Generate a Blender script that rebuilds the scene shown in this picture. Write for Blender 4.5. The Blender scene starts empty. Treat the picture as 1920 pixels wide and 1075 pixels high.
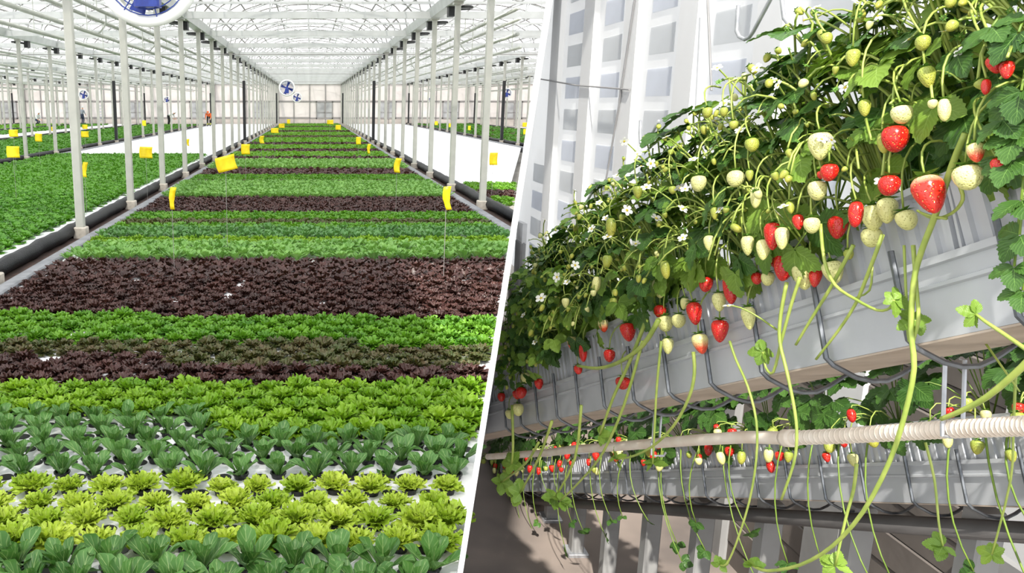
import bpy, bmesh, math, random
import numpy as np
from mathutils import Vector, Matrix

# ------------------------------------------------------------------ camera, light, exposure
scene = bpy.context.scene
COL = scene.collection
W_PX, H_PX = 1920.0, 1075.0
F_PX, U0, V0 = 1555.0, 582.0, 537.5
PITCH = math.radians(12.3)
CAM_H = 1.8
cam_data = bpy.data.cameras.new('camera')
cam_data.sensor_fit = 'HORIZONTAL'
cam_data.sensor_width = 36.0
cam_data.lens = F_PX / W_PX * 36.0
cam_data.shift_x = (W_PX / 2 - U0) / W_PX
cam_data.clip_start = 0.05
cam_data.clip_end = 500
cam = bpy.data.objects.new('camera', cam_data)
COL.objects.link(cam)
cam.location = (0, 0, CAM_H)
cam.rotation_euler = (math.pi / 2 - PITCH, 0, 0)
scene.camera = cam

world = bpy.data.worlds.new('sky')
scene.world = world
world.use_nodes = True
wb = world.node_tree.nodes['Background']
wb.inputs['Color'].default_value = (0.93, 0.965, 1.0, 1)
wb.inputs['Strength'].default_value = 1.9

TO_SUN = Vector((-0.13, -0.60, 0.76)).normalized()
sun_data = bpy.data.lights.new('sun', 'SUN')
sun_data.energy = 7.2
sun_data.angle = math.radians(1.2)
sun_data.color = (1.0, 0.95, 0.86)
sun = bpy.data.objects.new('sun', sun_data)
COL.objects.link(sun)
sun.rotation_euler = TO_SUN.to_track_quat('Z', 'Y').to_euler()
sun.location = (-2, -10, 14)

vs = scene.view_settings
vs.view_transform = 'Standard'
vs.look = 'None'
vs.gamma = 1.0
vs.exposure = 0.1
vs.use_curve_mapping = False
scene.cycles.max_bounces = 8
scene.cycles.transparent_max_bounces = 10
scene.cycles.caustics_reflective = False
scene.cycles.caustics_refractive = False

RNG = random.Random(11)
NPR = np.random.default_rng(5)
CAM = Vector((0, 0, CAM_H))
C_R = Vector((1, 0, 0))
C_U = Vector((0, math.sin(PITCH), math.cos(PITCH)))
C_F = Vector((0, math.cos(PITCH), -math.sin(PITCH)))


def ray(u, v):
    return C_R * ((u - U0) / F_PX) + C_U * ((V0 - v) / F_PX) + C_F


def at(u, v, depth):
    return CAM + ray(u, v) * depth


def ground(u, v, z=0.0):
    r = ray(u, v)
    return CAM + r * ((z - CAM_H) / r.z)


def screen(p):
    q = p - CAM
    c = q.dot(C_F)
    return U0 + F_PX * q.dot(C_R) / c, V0 - F_PX * q.dot(C_U) / c, c


# the added white slab, edge-on to the camera, standing in for the dividing line
def divider_x(y, z):
    return 0.2623 * y + 0.1025 * (z - CAM_H)


# ------------------------------------------------------------------ mesh helpers
class MB:
    def __init__(self):
        self.v, self.f, self.uv, self.mi = [], [], {}, []

    def add(self, verts, faces, mi=0):
        o = len(self.v)
        self.v += [tuple(p) for p in verts]
        for f in faces:
            self.f.append(tuple(o + i for i in f))
            self.mi.append(mi)
        return o

    def box(self, x0, x1, y0, y1, z0, z1, mi=0):
        self.add([(x0, y0, z0), (x1, y0, z0), (x1, y1, z0), (x0, y1, z0), (x0, y0, z1), (x1, y0, z1), (x1, y1, z1), (x0, y1, z1)],
                 [(0, 3, 2, 1), (4, 5, 6, 7), (0, 1, 5, 4), (1, 2, 6, 5), (2, 3, 7, 6), (3, 0, 4, 7)], mi)

    def bbox(self, x0, x1, y0, y1, z0, z1, b, mi=0):
        """box with chamfered upright and top edges"""
        def ring(z, i):
            a, c, d, e = x0 + i, x1 - i, y0 + i, y1 - i
            return [(a + b, d, z), (c - b, d, z), (c, d + b, z), (c, e - b, z), (c - b, e, z), (a + b, e, z), (a, e - b, z), (a, d + b, z)]
        vs_ = ring(z0, 0) + ring(z1 - b, 0) + ring(z1, b * .8)
        fs = [tuple(range(7, -1, -1)), tuple(range(16, 24))]
        for k in (0, 8):
            for i in range(8):
                j = (i + 1) % 8
                fs.append((k + i, k + j, k + 8 + j, k + 8 + i))
        self.add(vs_, fs, mi)

    def tube(self, pts, r, n=6, r2=None, caps=True, mi=0):
        pts = [Vector(p) for p in pts]
        m = len(pts)
        r2 = r if r2 is None else r2
        t0 = (pts[1] - pts[0]).normalized()
        ref = Vector((0, 0, 1)) if abs(t0.z) < .9 else Vector((1, 0, 0))
        nrm = t0.cross(ref).normalized()
        vs_ = []
        for i, p in enumerate(pts):
            t = (pts[min(i + 1, m - 1)] - pts[max(i - 1, 0)])
            t = t.normalized() if t.length > 1e-9 else t0
            nrm = (nrm - t * nrm.dot(t))
            nrm = nrm.normalized() if nrm.length > 1e-6 else t.orthogonal().normalized()
            bn = t.cross(nrm)
            rr = r + (r2 - r) * i / (m - 1)
            for k in range(n):
                a = 2 * math.pi * k / n
                vs_.append(p + (nrm * math.cos(a) + bn * math.sin(a)) * rr)
        fs = []
        for i in range(m - 1):
            for k in range(n):
                j = (k + 1) % n
                fs.append((i * n + k, i * n + j, (i + 1) * n + j, (i + 1) * n + k))
        if caps:
            fs.append(tuple(range(n - 1, -1, -1)))
            fs.append(tuple(range((m - 1) * n, m * n)))
        self.add(vs_, fs, mi)

    def lathe(self, prof, n=16, axis='Z', c=(0, 0, 0), mi=0):
        """prof: (radius, height) list"""
        vs_, fs = [], []
        for (r, h) in prof:
            for k in range(n):
                a = 2 * math.pi * k / n
                x, y = r * math.cos(a), r * math.sin(a)
                p = (x, y, h) if axis == 'Z' else (x, h, y)
                vs_.append((p[0] + c[0], p[1] + c[1], p[2] + c[2]))
        for i in range(len(prof) - 1):
            for k in range(n):
                j = (k + 1) % n
                q = (i * n + k, i * n + j, (i + 1) * n + j, (i + 1) * n + k)
                fs.append(q if axis == 'Z' else q[::-1])
        self.add(vs_, fs, mi)

    def extrude(self, prof, y0, y1, closed=True, mi=0):
        """prof: (x,z) outline, run along y"""
        n = len(prof)
        vs_ = [(x, y0, z) for x, z in prof] + [(x, y1, z) for x, z in prof]
        fs = []
        for i in range(n if closed else n - 1):
            j = (i + 1) % n
            fs.append((i, j, n + j, n + i))
        if closed:
            fs.append(tuple(range(n - 1, -1, -1)))
            fs.append(tuple(range(n, 2 * n)))
        self.add(vs_, fs, mi)

    def mesh(self, name, mats, smooth=False):
        me = bpy.data.meshes.new(name)
        me.from_pydata(self.v, [], self.f)
        for m in (mats if isinstance(mats, (list, tuple)) else [mats]):
            me.materials.append(m)
        if len(me.materials) > 1:
            me.polygons.foreach_set('material_index', self.mi)
        if smooth:
            me.polygons.foreach_set('use_smooth', [True] * len(me.polygons))
        me.update()
        return me

    def obj(self, name, mats, parent=None, smooth=False, loc=None, mat=None):
        return link(name, self.mesh(name, mats, smooth), parent, loc, mat)


def link(name, data, parent=None, loc=None, mat=None):
    o = bpy.data.objects.new(name, data)
    COL.objects.link(o)
    if parent is not None:
        o.parent = parent
    if mat is not None:
        if parent is None:
            o.matrix_world = mat
        else:
            o.matrix_basis = mat
    elif loc is not None:
        o.location = loc
    return o


def tag(o, label=None, cat=None, group=None, kind=None):
    if label:
        o['label'] = label
    if cat:
        o['category'] = cat
    if group:
        o['group'] = group
    if kind:
        o['kind'] = kind
    return o


def empty(name, loc=(0, 0, 0), mat=None):
    o = link(name, None, None, loc, mat)
    o.empty_display_size = .1
    return o


ORD = ['zeroth', 'first', 'second', 'third', 'fourth', 'fifth', 'sixth', 'seventh', 'eighth', 'ninth', 'tenth', 'eleventh', 'twelfth',
       'thirteenth', 'fourteenth', 'fifteenth', 'sixteenth', 'seventeenth', 'eighteenth', 'nineteenth', 'twentieth']


def ordn(i):
    if i <= 20:
        return ORD[i]
    tens = {2: 'twenty', 3: 'thirty', 4: 'forty', 5: 'fifty'}
    ty = {2: 'twentieth', 3: 'thirtieth', 4: 'fortieth', 5: 'fiftieth'}
    return ty[i // 10] if i % 10 == 0 else tens[i // 10] + '-' + ORD[i % 10]


def np_mesh(name, V, Q, UV, mat, smooth=True):
    """V (n,3), Q (m,4) quads, UV (n,2) per vertex"""
    me = bpy.data.meshes.new(name)
    me.vertices.add(len(V))
    me.vertices.foreach_set('co', np.ascontiguousarray(V, dtype=np.float32).ravel())
    me.loops.add(Q.size)
    me.loops.foreach_set('vertex_index', np.ascontiguousarray(Q, dtype=np.int32).ravel())
    me.polygons.add(len(Q))
    me.polygons.foreach_set('loop_start', np.arange(0, Q.size, 4, dtype=np.int32))
    me.polygons.foreach_set('use_smooth', np.full(len(Q), smooth, dtype=bool))
    if UV is not None:
        uvl = me.uv_layers.new(name='UVMap')
        uvl.data.foreach_set('uv', np.ascontiguousarray(UV[Q.ravel()], dtype=np.float32).ravel())
    me.materials.append(mat)
    me.update(calc_edges=True)
    return me


# ------------------------------------------------------------------ materials
def srgb(r, g, b):
    def c(x):
        x /= 255.0
        return x / 12.92 if x <= .04045 else ((x + .055) / 1.055) ** 2.4
    return (c(r), c(g), c(b), 1.0)


class NT:
    def __init__(self, name):
        self.m = bpy.data.materials.new(name)
        self.m.use_nodes = True
        self.t = self.m.node_tree
        self.b = self.t.nodes['Principled BSDF']
        self.out = self.t.nodes['Material Output']

    def n(self, typ, **kw):
        x = self.t.nodes.new(typ)
        for k, v in kw.items():
            setattr(x, k, v)
        return x

    def l(self, a, b):
        self.t.links.new(a, b)

    def math(self, op, a, b=None):
        x = self.n('ShaderNodeMath', operation=op)
        for i, q in enumerate((a, b)):
            if q is None:
                continue
            if isinstance(q, (int, float)):
                x.inputs[i].default_value = q
            else:
                self.l(q, x.inputs[i])
        return x.outputs[0]

    def mix(self, fac, a, b, blend='MIX'):
        x = self.n('ShaderNodeMix', data_type='RGBA', blend_type=blend)
        for i, q in ((0, fac), (6, a), (7, b)):
            if isinstance(q, (int, float, tuple)):
                x.inputs[i].default_value = q
            else:
                self.l(q, x.inputs[i])
        return x.outputs[2]

    def noise(self, scale, vec=None, detail=3.0):
        x = self.n('ShaderNodeTexNoise')
        x.inputs['Scale'].default_value = scale
        x.inputs['Detail'].default_value = detail
        if vec is not None:
            self.l(vec, x.inputs['Vector'])
        return x.outputs[0]

    def ramp(self, fac, a, b):
        x = self.n('ShaderNodeMapRange')
        x.inputs[1].default_value = a
        x.inputs[2].default_value = b
        self.l(fac, x.inputs[0])
        return x.outputs[0]

    def bump(self, h, strength, dist=.01):
        x = self.n('ShaderNodeBump')
        x.inputs['Strength'].default_value = strength
        x.inputs['Distance'].default_value = dist
        self.l(h, x.inputs['Height'])
        self.l(x.outputs[0], self.b.inputs['Normal'])


def plain(name, col, rough=.5, col2=None, scale=6.0, metal=0.0, bump=0.0, world_space=False):
    t = NT(name)
    b = t.b
    b.inputs['Roughness'].default_value = rough
    b.inputs['Metallic'].default_value = metal
    if col2 is None:
        col2 = tuple(c * .86 for c in col[:3]) + (1,)
    tc = t.n('ShaderNodeTexCoord')
    vec = t.n('ShaderNodeNewGeometry').outputs['Position'] if world_space else tc.outputs['Object']
    nz = t.noise(scale, vec)
    t.l(t.mix(t.ramp(nz, .35, .68), col, col2), b.inputs['Base Color'])
    if bump:
        t.bump(t.noise(scale * 6, vec), bump)
    return t.m


def leaf_mat(name, dark, light, rib, rough=.42, rib_w=.07, transl=.28, vein=.35, base_pale=.0, vein_f=24., patch=5.0):
    t = NT(name)
    uv = t.n('ShaderNodeUVMap').outputs[0]
    sep = t.n('ShaderNodeSeparateXYZ')
    t.l(uv, sep.inputs[0])
    U, V = sep.outputs[0], sep.outputs[1]
    au = t.math('ABSOLUTE', t.math('SUBTRACT', t.math('MULTIPLY', U, 2.0), 1.0))
    ribm = t.math('LESS_THAN', au, t.math('MULTIPLY', t.math('SUBTRACT', 1.12, V), rib_w))
    pos = t.n('ShaderNodeNewGeometry').outputs['Position']
    nz = t.ramp(t.noise(patch, pos, 2.0), .3, .7)
    inf = t.n('ShaderNodeObjectInfo').outputs['Random']
    f = t.math('ADD', t.math('MULTIPLY', nz, .6), t.math('MULTIPLY', inf, .4))
    c = t.mix(f, dark, light)
    wave = t.math('SINE', t.math('MULTIPLY', t.math('SUBTRACT', V, t.math('MULTIPLY', au, .45)), vein_f))
    vm = t.math('MULTIPLY', t.math('GREATER_THAN', wave, .86), vein)
    c = t.mix(vm, c, rib)
    c = t.mix(t.math('MULTIPLY', ribm, .85), c, rib)
    if base_pale:
        c = t.mix(t.math('MULTIPLY', t.ramp(V, .45, .05), base_pale), c, rib)
    t.l(c, t.b.inputs['Base Color'])
    t.b.inputs['Roughness'].default_value = rough
    t.b.inputs['Specular IOR Level'].default_value = .35
    t.bump(wave, .12, .004)
    tr = t.n('ShaderNodeBsdfTranslucent')
    t.l(t.mix(1.0, c, (1.0, 1.0, .55, 1), 'MULTIPLY'), tr.inputs[0])
    ms = t.n('ShaderNodeMixShader')
    ms.inputs[0].default_value = transl
    t.l(t.b.outputs[0], ms.inputs[1])
    t.l(tr.outputs[0], ms.inputs[2])
    t.l(ms.outputs[0], t.out.inputs[0])
    return t.m


def film_mat(name, col, trans, transl):
    t = NT(name)
    tp = t.n('ShaderNodeBsdfTransparent')
    tp.inputs[0].default_value = (1, 1, 1, 1)
    tl = t.n('ShaderNodeBsdfTranslucent')
    df = t.n('ShaderNodeBsdfDiffuse')
    nz = t.noise(1.5, t.n('ShaderNodeTexCoord').outputs['Object'])
    cc = t.mix(t.ramp(nz, .3, .7), col, tuple(c * .93 for c in col[:3]) + (1,))
    t.l(cc, tl.inputs[0])
    t.l(cc, df.inputs[0])
    m1 = t.n('ShaderNodeMixShader')
    m1.inputs[0].default_value = transl
    t.l(df.outputs[0], m1.inputs[1])
    t.l(tl.outputs[0], m1.inputs[2])
    m2 = t.n('ShaderNodeMixShader')
    m2.inputs[0].default_value = trans
    t.l(m1.outputs[0], m2.inputs[1])
    t.l(tp.outputs[0], m2.inputs[2])
    t.l(m2.outputs[0], t.out.inputs[0])
    return t.m


M = {}
M['white'] = plain('white_paint', srgb(244, 244, 242), .45, srgb(236, 236, 234), 3)
M['divider'] = plain('divider_white', srgb(250, 250, 250), .5, srgb(246, 246, 246), 2)
M['raft'] = plain('raft_white', srgb(236, 236, 238), .4, srgb(222, 222, 226), 9)
M['deck'] = plain('deck_white', srgb(238, 239, 241), .5, srgb(230, 231, 234), 1.2)
M['post'] = plain('post_paint', srgb(178, 178, 169), .45, srgb(168, 168, 160), 5)
M['footing'] = plain('footing_concrete', srgb(196, 188, 176), .8, srgb(176, 168, 156), 18)
M['kerb'] = plain('kerb_grey', srgb(128, 130, 134), .7, srgb(104, 106, 110), 7, bump=.1)
M['gap'] = plain('gap_soil', srgb(72, 52, 44), .9, srgb(48, 36, 32), 11)
M['blackpipe'] = plain('black_plastic', srgb(20, 22, 26), .5, srgb(10, 12, 14), 9, bump=.5)
M['blackpipe'].node_tree.nodes['Principled BSDF'].inputs['Specular IOR Level'].default_value = .22
M['black'] = plain('black_matte', srgb(26, 27, 30), .55, srgb(18, 19, 21), 20)
M['pot'] = plain('pot_black', srgb(24, 25, 28), .45, srgb(15, 16, 18), 30)
M['steel'] = plain('roof_steel', srgb(194, 196, 195), .5, srgb(182, 184, 183), 3)
M['steel_d'] = plain('rib_steel', srgb(138, 134, 131), .5, srgb(124, 121, 119), 4)
M['pipe_w'] = plain('pipe_white', srgb(186, 189, 180), .35, srgb(172, 175, 167), 4)
M['yellow'] = plain('card_yellow', srgb(248, 222, 20), .5, srgb(242, 206, 12), 20)
M['blue'] = plain('motor_blue', srgb(38, 62, 150), .4, srgb(30, 48, 128), 20)
M['bluewire'] = plain('wire_blue', srgb(48, 70, 150), .4)
M['film'] = film_mat('roof_film', (.80, .81, .83, 1), .2, .66)
M['wallback'] = plain('wall_panel', srgb(232, 224, 220), .6, srgb(220, 212, 208), 1.2)
M['wallback2'] = plain('wall_base', srgb(206, 196, 188), .7, srgb(190, 180, 172), 2)
M['frame_d'] = plain('frame_grey', srgb(150, 146, 144), .5)
M['glass_d'] = plain('window_grey', srgb(150, 150, 152), .2, srgb(196, 196, 196), .9)
M['concrete'] = plain('floor_concrete', srgb(150, 146, 140), .85, srgb(126, 122, 116), 1.0, world_space=True)
# lettuces
M['romaine'] = leaf_mat('leaf_romaine', srgb(50, 92, 38), srgb(92, 138, 66), srgb(176, 198, 134), .45, .06, .22, .22)
M['pale'] = leaf_mat('leaf_pale_romaine', srgb(84, 134, 58), srgb(130, 176, 90), srgb(186, 208, 146), .45, .06, .25, .25)
M['blueg'] = leaf_mat('leaf_blue_green', srgb(64, 112, 58), srgb(98, 144, 80), srgb(156, 188, 126), .45, .06, .25, .25)
M['lime'] = leaf_mat('leaf_lime', srgb(134, 172, 36), srgb(204, 220, 88), srgb(214, 226, 136), .45, .05, .35, .1)
M['green'] = leaf_mat('leaf_green', srgb(62, 118, 28), srgb(118, 168, 48), srgb(166, 198, 98), .42, .05, .32, .1)
M['yelgreen'] = leaf_mat('leaf_yellow_green', srgb(92, 142, 28), srgb(150, 188, 52), srgb(182, 206, 102), .42, .05, .35, .1)
M['red'] = leaf_mat('leaf_red', srgb(44, 26, 26), srgb(86, 54, 50), srgb(84, 76, 50), .4, .05, .15, .1, .35)
M['bronze'] = leaf_mat('leaf_bronze', srgb(60, 82, 36), srgb(98, 80, 58), srgb(108, 130, 64), .45, .05, .25, .1, .6, patch=22.)
M['butter'] = leaf_mat('leaf_butter', srgb(54, 110, 30), srgb(104, 160, 54), srgb(150, 186, 98), .42, .05, .28, .12)

# ------------------------------------------------------------------ the setting of the lettuce hall
X0 = -0.07
LINES = [X0 + 3.2 + 6.4 * i for i in range(-5, 3)]        # post lines
HALL_END = 86.0
POST_DY = 3.36
POST_Y0 = 11.72

mb = MB()
mb.add([(-60, -20, -.75), (60, -20, -.75), (60, 110, -.75), (-60, 110, -.75)], [(0, 1, 2, 3)])
tag(mb.obj('floor', M['concrete']), kind='structure')

# added slab in place of the white line between the two views
mb = MB()
nrm = Vector((1, -0.2623, -0.1025)).normalized()
T = .0094
YA, YB, ZA, ZB = 1.3, 10.25, -.75, 4.35
cs = [Vector((divider_x(y, z), y, z)) for (y, z) in ((YA, ZA), (YB, ZA), (YB, ZB), (YA, ZB))]
vv = [c - nrm * T / 2 for c in cs] + [c + nrm * T / 2 for c in cs]
mb.add(vv, [(3, 2, 1, 0), (4, 5, 6, 7), (0, 1, 5, 4), (1, 2, 6, 5), (2, 3, 7, 6), (3, 0, 4, 7)])
tag(mb.obj('wall_divider', M['divider']), kind='structure')

# growing decks
deck_root = empty('floor_deck')
tag(deck_root, kind='structure')
unit = MB()
unit.bbox(0, 1, -.084, .084, -.05, 0, .006)
unit_me = unit.mesh('raft_board', M['raft'])
ROW_DY, ROW_Y0, S_X = .172, 3.814, .18


def row_y(k):
    return ROW_Y0 + ROW_DY * k


KB = 62
XL, XR = -2.96 + 0.0, 2.83
for k in range(-9, KB):
    y = row_y(k)
    xr = min(XR, divider_x(y - .09, -.05) - .015)
    x0_ = max(XL, -y * .42 - .5)
    if xr >= XR:
        o = link('raft_board', unit_me, deck_root, (x0_, y, 0))
        o.scale = (xr - x0_, 1, 1)
    else:
        a, b = y - .084, y + .084
        xa, xb = [divider_x(q, -.05) - .008 for q in (a, b)]
        bo = MB()
        bo.add([(x0_, a, -.05), (xa, a, -.05), (xb, b, -.05), (x0_, b, -.05), (x0_, a, -.004), (xa, a, -.004), (xb, b, -.004), (x0_, b, -.004),
                (x0_, a + .005, 0), (xa, a + .005, 0), (xb, b - .005, 0), (x0_, b - .005, 0)],
               [(0, 3, 2, 1), (0, 1, 5, 4), (1, 2, 6, 5), (2, 3, 7, 6), (3, 0, 4, 7), (4, 5, 9, 8), (5, 6, 10, 9), (6, 7, 11, 10), (7, 4, 8, 11), (8, 9, 10, 11)])
        bo.obj('raft_board', M['raft'], deck_root)
mb = MB()
yb = row_y(KB) - .086
mb.box(XL, XR, yb, HALL_END - .4, -.05, 0)
mb.obj('deck_slab', M['deck'], deck_root)
for i, xl in enumerate(LINES[:-1]):
    xr = LINES[i + 1]
    if abs((xl + xr) / 2 - X0) < 1:
        continue
    a, b = xl + .3, xr - .3
    mb = MB()
    y0 = 4.0 if xr < 0 else 9.0
    if xr > 0:
        y0 = (a + .35) / .2623 + .3
        yc = (b + .35) / .2623 + .3
        mb.add([(a, y0, 0), (b, yc, 0), (b, HALL_END - .4, 0), (a, HALL_END - .4, 0), (a, y0, -.05), (b, yc, -.05), (b, HALL_END - .4, -.05), (a, HALL_END - .4, -.05)],
               [(0, 1, 2, 3), (4, 7, 6, 5), (0, 4, 5, 1), (1, 5, 6, 2), (2, 6, 7, 3), (3, 7, 4, 0)])
    else:
        mb.box(a, b, y0, HALL_END - .4, -.05, 0)
    mb.obj('deck_slab', M['deck'], deck_root)


def clip_y0(x):
    """first hall distance at which something at side x is left of the partition"""
    return max(3.0, (x + .22) / .2623)


def slant(mb_, y0):
    for i_, (x_, y_, z_) in enumerate(mb_.v):
        if abs(y_ - y0) < .06:
            mb_.v[i_] = (x_, (x_ - .1025 * (z_ - CAM_H)) / .2623 + .03, z_)


# trough along each post line: kerb, gap, black pipe, white edge
trim_n = 0
LINE_WORD = ['fifth post row left of the stripes', 'fourth post row left of the stripes', 'third post row left of the stripes', 'second post row left of the stripes',
             'first post row left of the stripes', 'first post row right of the stripes', 'second post row right of the stripes', 'third post row right of the stripes']
for i, xl in enumerate(LINES):
    sgn = 1 if xl < X0 else -1          # kerb on the side of the middle bay
    y0 = clip_y0(xl + .4) if xl > 0 else 5.0
    SL = (lambda m_: slant(m_, y0)) if xl > 0 else (lambda m_: None)
    trim_n += 1
    mb = MB()
    kx = sorted((xl + sgn * .30, xl + sgn * .135))
    mb.extrude([(kx[0], -.2), (kx[1], -.2), (kx[1], .03), (kx[1] - .02, .045), (kx[0] + .02, .045), (kx[0], .03)], y0, HALL_END - .4)
    SL(mb)
    k_ = tag(mb.obj('trim_%d' % trim_n, M['kerb']), kind='structure')
    mb = MB()
    mb.box(xl - .29, xl + .29, y0, HALL_END - .4, -.2, -.04)
    SL(mb)
    mb.obj('trough_bed', M['gap'], k_)
    mb = MB()
    ex = sorted((xl - sgn * .27, xl - sgn * .36))
    mb.bbox(ex[0], ex[1], y0, HALL_END - .4, -.05, .035, .008)
    SL(mb)
    mb.obj('white_edge', M['raft'], k_)
    pts = []
    y = y0
    while y < HALL_END - .5:
        pts.append((xl - sgn * (.145 + RNG.uniform(-.012, .012)), y, .055 + RNG.uniform(-.012, .012)))
        y += .28 if y < 30 else 1.4
    mb = MB()
    mb.tube(pts, .095, 10)
    SL(mb)
    o = mb.obj('covered_pipe', M['blackpipe'], None, True)
    tag(o, 'black plastic covered pipe lying along the ' + LINE_WORD[i], 'pipe')

# posts
me_post = MB()
me_post.bbox(-.057, .057, -.057, .057, .1, 3.95, .01)
me_post = me_post.mesh('post_shaft', M['post'])
me_foot = MB()
me_foot.bbox(-.092, .092, -.092, .092, -.2, .115, .012)
me_foot = me_foot.mesh('footing', M['footing'])
me_bpost = MB()
me_bpost.bbox(-.07, .07, -.07, .07, .1, 3.0, .012)
me_bpost = me_bpost.mesh('post_wrap', M['black'])
me_plate = MB()
me_plate.box(-.1, .1, -.1, .1, 3.9, 3.96)
me_plate = me_plate.mesh('head_plate', M['post'])
for i, xl in enumerate(LINES):
    cnt = 0
    for j in range(-1, 23):
        y = POST_Y0 + POST_DY * j
        if xl > divider_x(y, 2.0) - .15 and xl > 0:
            continue
        u1, v1, c1 = screen(Vector((xl, y, 0)))
        if u1 < -60 or u1 > 1060:
            continue
        cnt += 1
        r = empty('support_post', (xl, y, 0))
        dark = j in (9, 21)
        tag(r, ('black wrapped post' if dark else 'white steel post') + ', %s from the front in the %s' % (ordn(cnt), LINE_WORD[i]),
            'post', 'posts of the ' + LINE_WORD[i])
        link('post_shaft', me_post, r)
        link('footing', me_foot, r)
        link('head_plate', me_plate, r)
        if dark:
            link('post_wrap', me_bpost, r)

# ------------------------------------------------------------------ roof
roof = empty('ceiling')
tag(roof, kind='structure')
GZ = 3.95
RIDGE = 1.45


def arch(c, n=12, dz=0.0, h=3.2):
    return [(c + h * math.cos(math.pi * k / n), GZ + .18 + dz + RIDGE * math.sin(math.pi * k / n) ** .9 if 0 < k < n else GZ + .18 + dz) for k in range(n, -1, -1)]


BAYS = [X0 + 6.4 * i for i in range(-5, 4)]
for c in BAYS:
    pr = arch(c)
    if c < 3:
        y0 = 5.0
    else:
        y0 = 18.0
    mb = MB()
    mb.extrude(pr, y0, HALL_END + .3, closed=False)
    mb.obj('roof_film', M['film'], roof, True)
    if -10 < c < 3:       # unseen part, shaped to soften sun on near rows and leave the bay sunlit
        q = [p for p in pr if p[0] < .05]
        if q[-1][0] < .05 - .01 and c > -1:
            q.append((.05, GZ + .18 + RIDGE))
        mb = MB()
        mb.extrude(q, -7.0, 5.0, closed=False)
        mb.obj('roof_film', M['film'], roof, True)
# arch ribs, bars
rib_me = {}
for c in BAYS:
    mb = MB()
    mb.tube([(x, 0, z) for x, z in arch(0, 12, -.02)], .022, 4)
    rib_me[c] = mb
    break
rib = rib_me[BAYS[0]].mesh('roof_rib', M['steel_d'])
for c in BAYS:
    y = 17.0
    while y < HALL_END:
        if not (c > 3 and y < 24):
            link('roof_rib', rib, roof, (c, y, 0))
        y += 1.77
for c in BAYS:
    for a in (.12, .25, .38, .5, .62, .75, .88):
        x = 3.2 * math.cos(math.pi * a)
        z = GZ + .13 + RIDGE * math.sin(math.pi * a) ** .9
        mb = MB()
        mb.box(c + x - .02, c + x + .02, 17 if c < 3 else 24, HALL_END, z - .02, z + .02)
        mb.obj('purlin', M['steel_d'], roof)
# trusses
tr = MB()
XA, XB = -32.2, 25.5
tr.box(XA, XB, -.05, .05, GZ - .02, GZ + .15)
tr.box(XA, XB, -.035, .035, GZ + .33, GZ + .39)
x = XA
s = 1
while x < XB - .8:
    tr.tube([(x, 0, GZ + (.1 if s > 0 else .36)), (x + .8, 0, GZ + (.36 if s > 0 else .1))], .014, 4, caps=False)
    s = -s
    x += .8
for c in BAYS:
    for f in (-.62, -.3, 0, .3, .62):
        x = 3.2 * f
        zt = GZ + .16 + RIDGE * math.sin(math.acos(f)) ** .9
        tr.tube([(c + x, 0, GZ + .1), (c + x * .8, 0, zt)], .013, 4, caps=False)
        tr.tube([(c + x, 0, GZ + .1), (c + x + .6, 0, GZ + .16 + RIDGE * math.sin(math.acos(min(1, max(-1, (x + .6) / 3.2)))) ** .9)], .011, 4, caps=False)
tr_me = tr.mesh('truss', M['steel'])
y = 11.0
while y < HALL_END:
    link('truss', tr_me, roof, (0, y, 0))
    y += 5.35
# gutter channels with black vent drives
drive = MB()
drive.box(-.05, .05, -.1, .1, -.16, .03)
drive.tube([(.0, 0, -.06), (.12, -.05, -.03), (.3, -.1, -.02)], .03, 6)
drive.lathe([(.0, -.02), (.11, -.02), (.12, 0), (.11, .02), (.0, .02)], 12, c=(.2, -.25, -.02))
drive_me = drive.mesh('vent_drive', M['black'])
for i, xl in enumerate(LINES):
    mb = MB()
    y0 = 12.0 if xl < 0 else max(12.0, (xl + .5) / .2623)
    mb.extrude([(xl - .12, GZ), (xl + .12, GZ), (xl + .17, GZ + .22), (xl + .14, GZ + .22), (xl, GZ + .12), (xl - .14, GZ + .22), (xl - .17, GZ + .22)], y0, HALL_END)
    g = mb.obj('gutter_channel', M['steel'], roof)
    for j in range(0, 23):
        y = POST_Y0 + POST_DY * j + .9
        if y < y0 or (xl > 0 and xl > divider_x(y, 4.2) - .3):
            continue
        o = link('vent_drive', drive_me, g, (xl, y, GZ - .02))
        o.scale = (-1.35 if xl < 0 else 1.35, 1.35, 1.2)
# cross wires (dark thin lines)
for y in (30.0, 48.0, 64.0):
    mb = MB()
    mb.tube([(XA, y, 3.55), (XB, y, 3.55)], .012, 4)
    mb.obj('cross_wire', M['frame_d'], roof)

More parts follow.
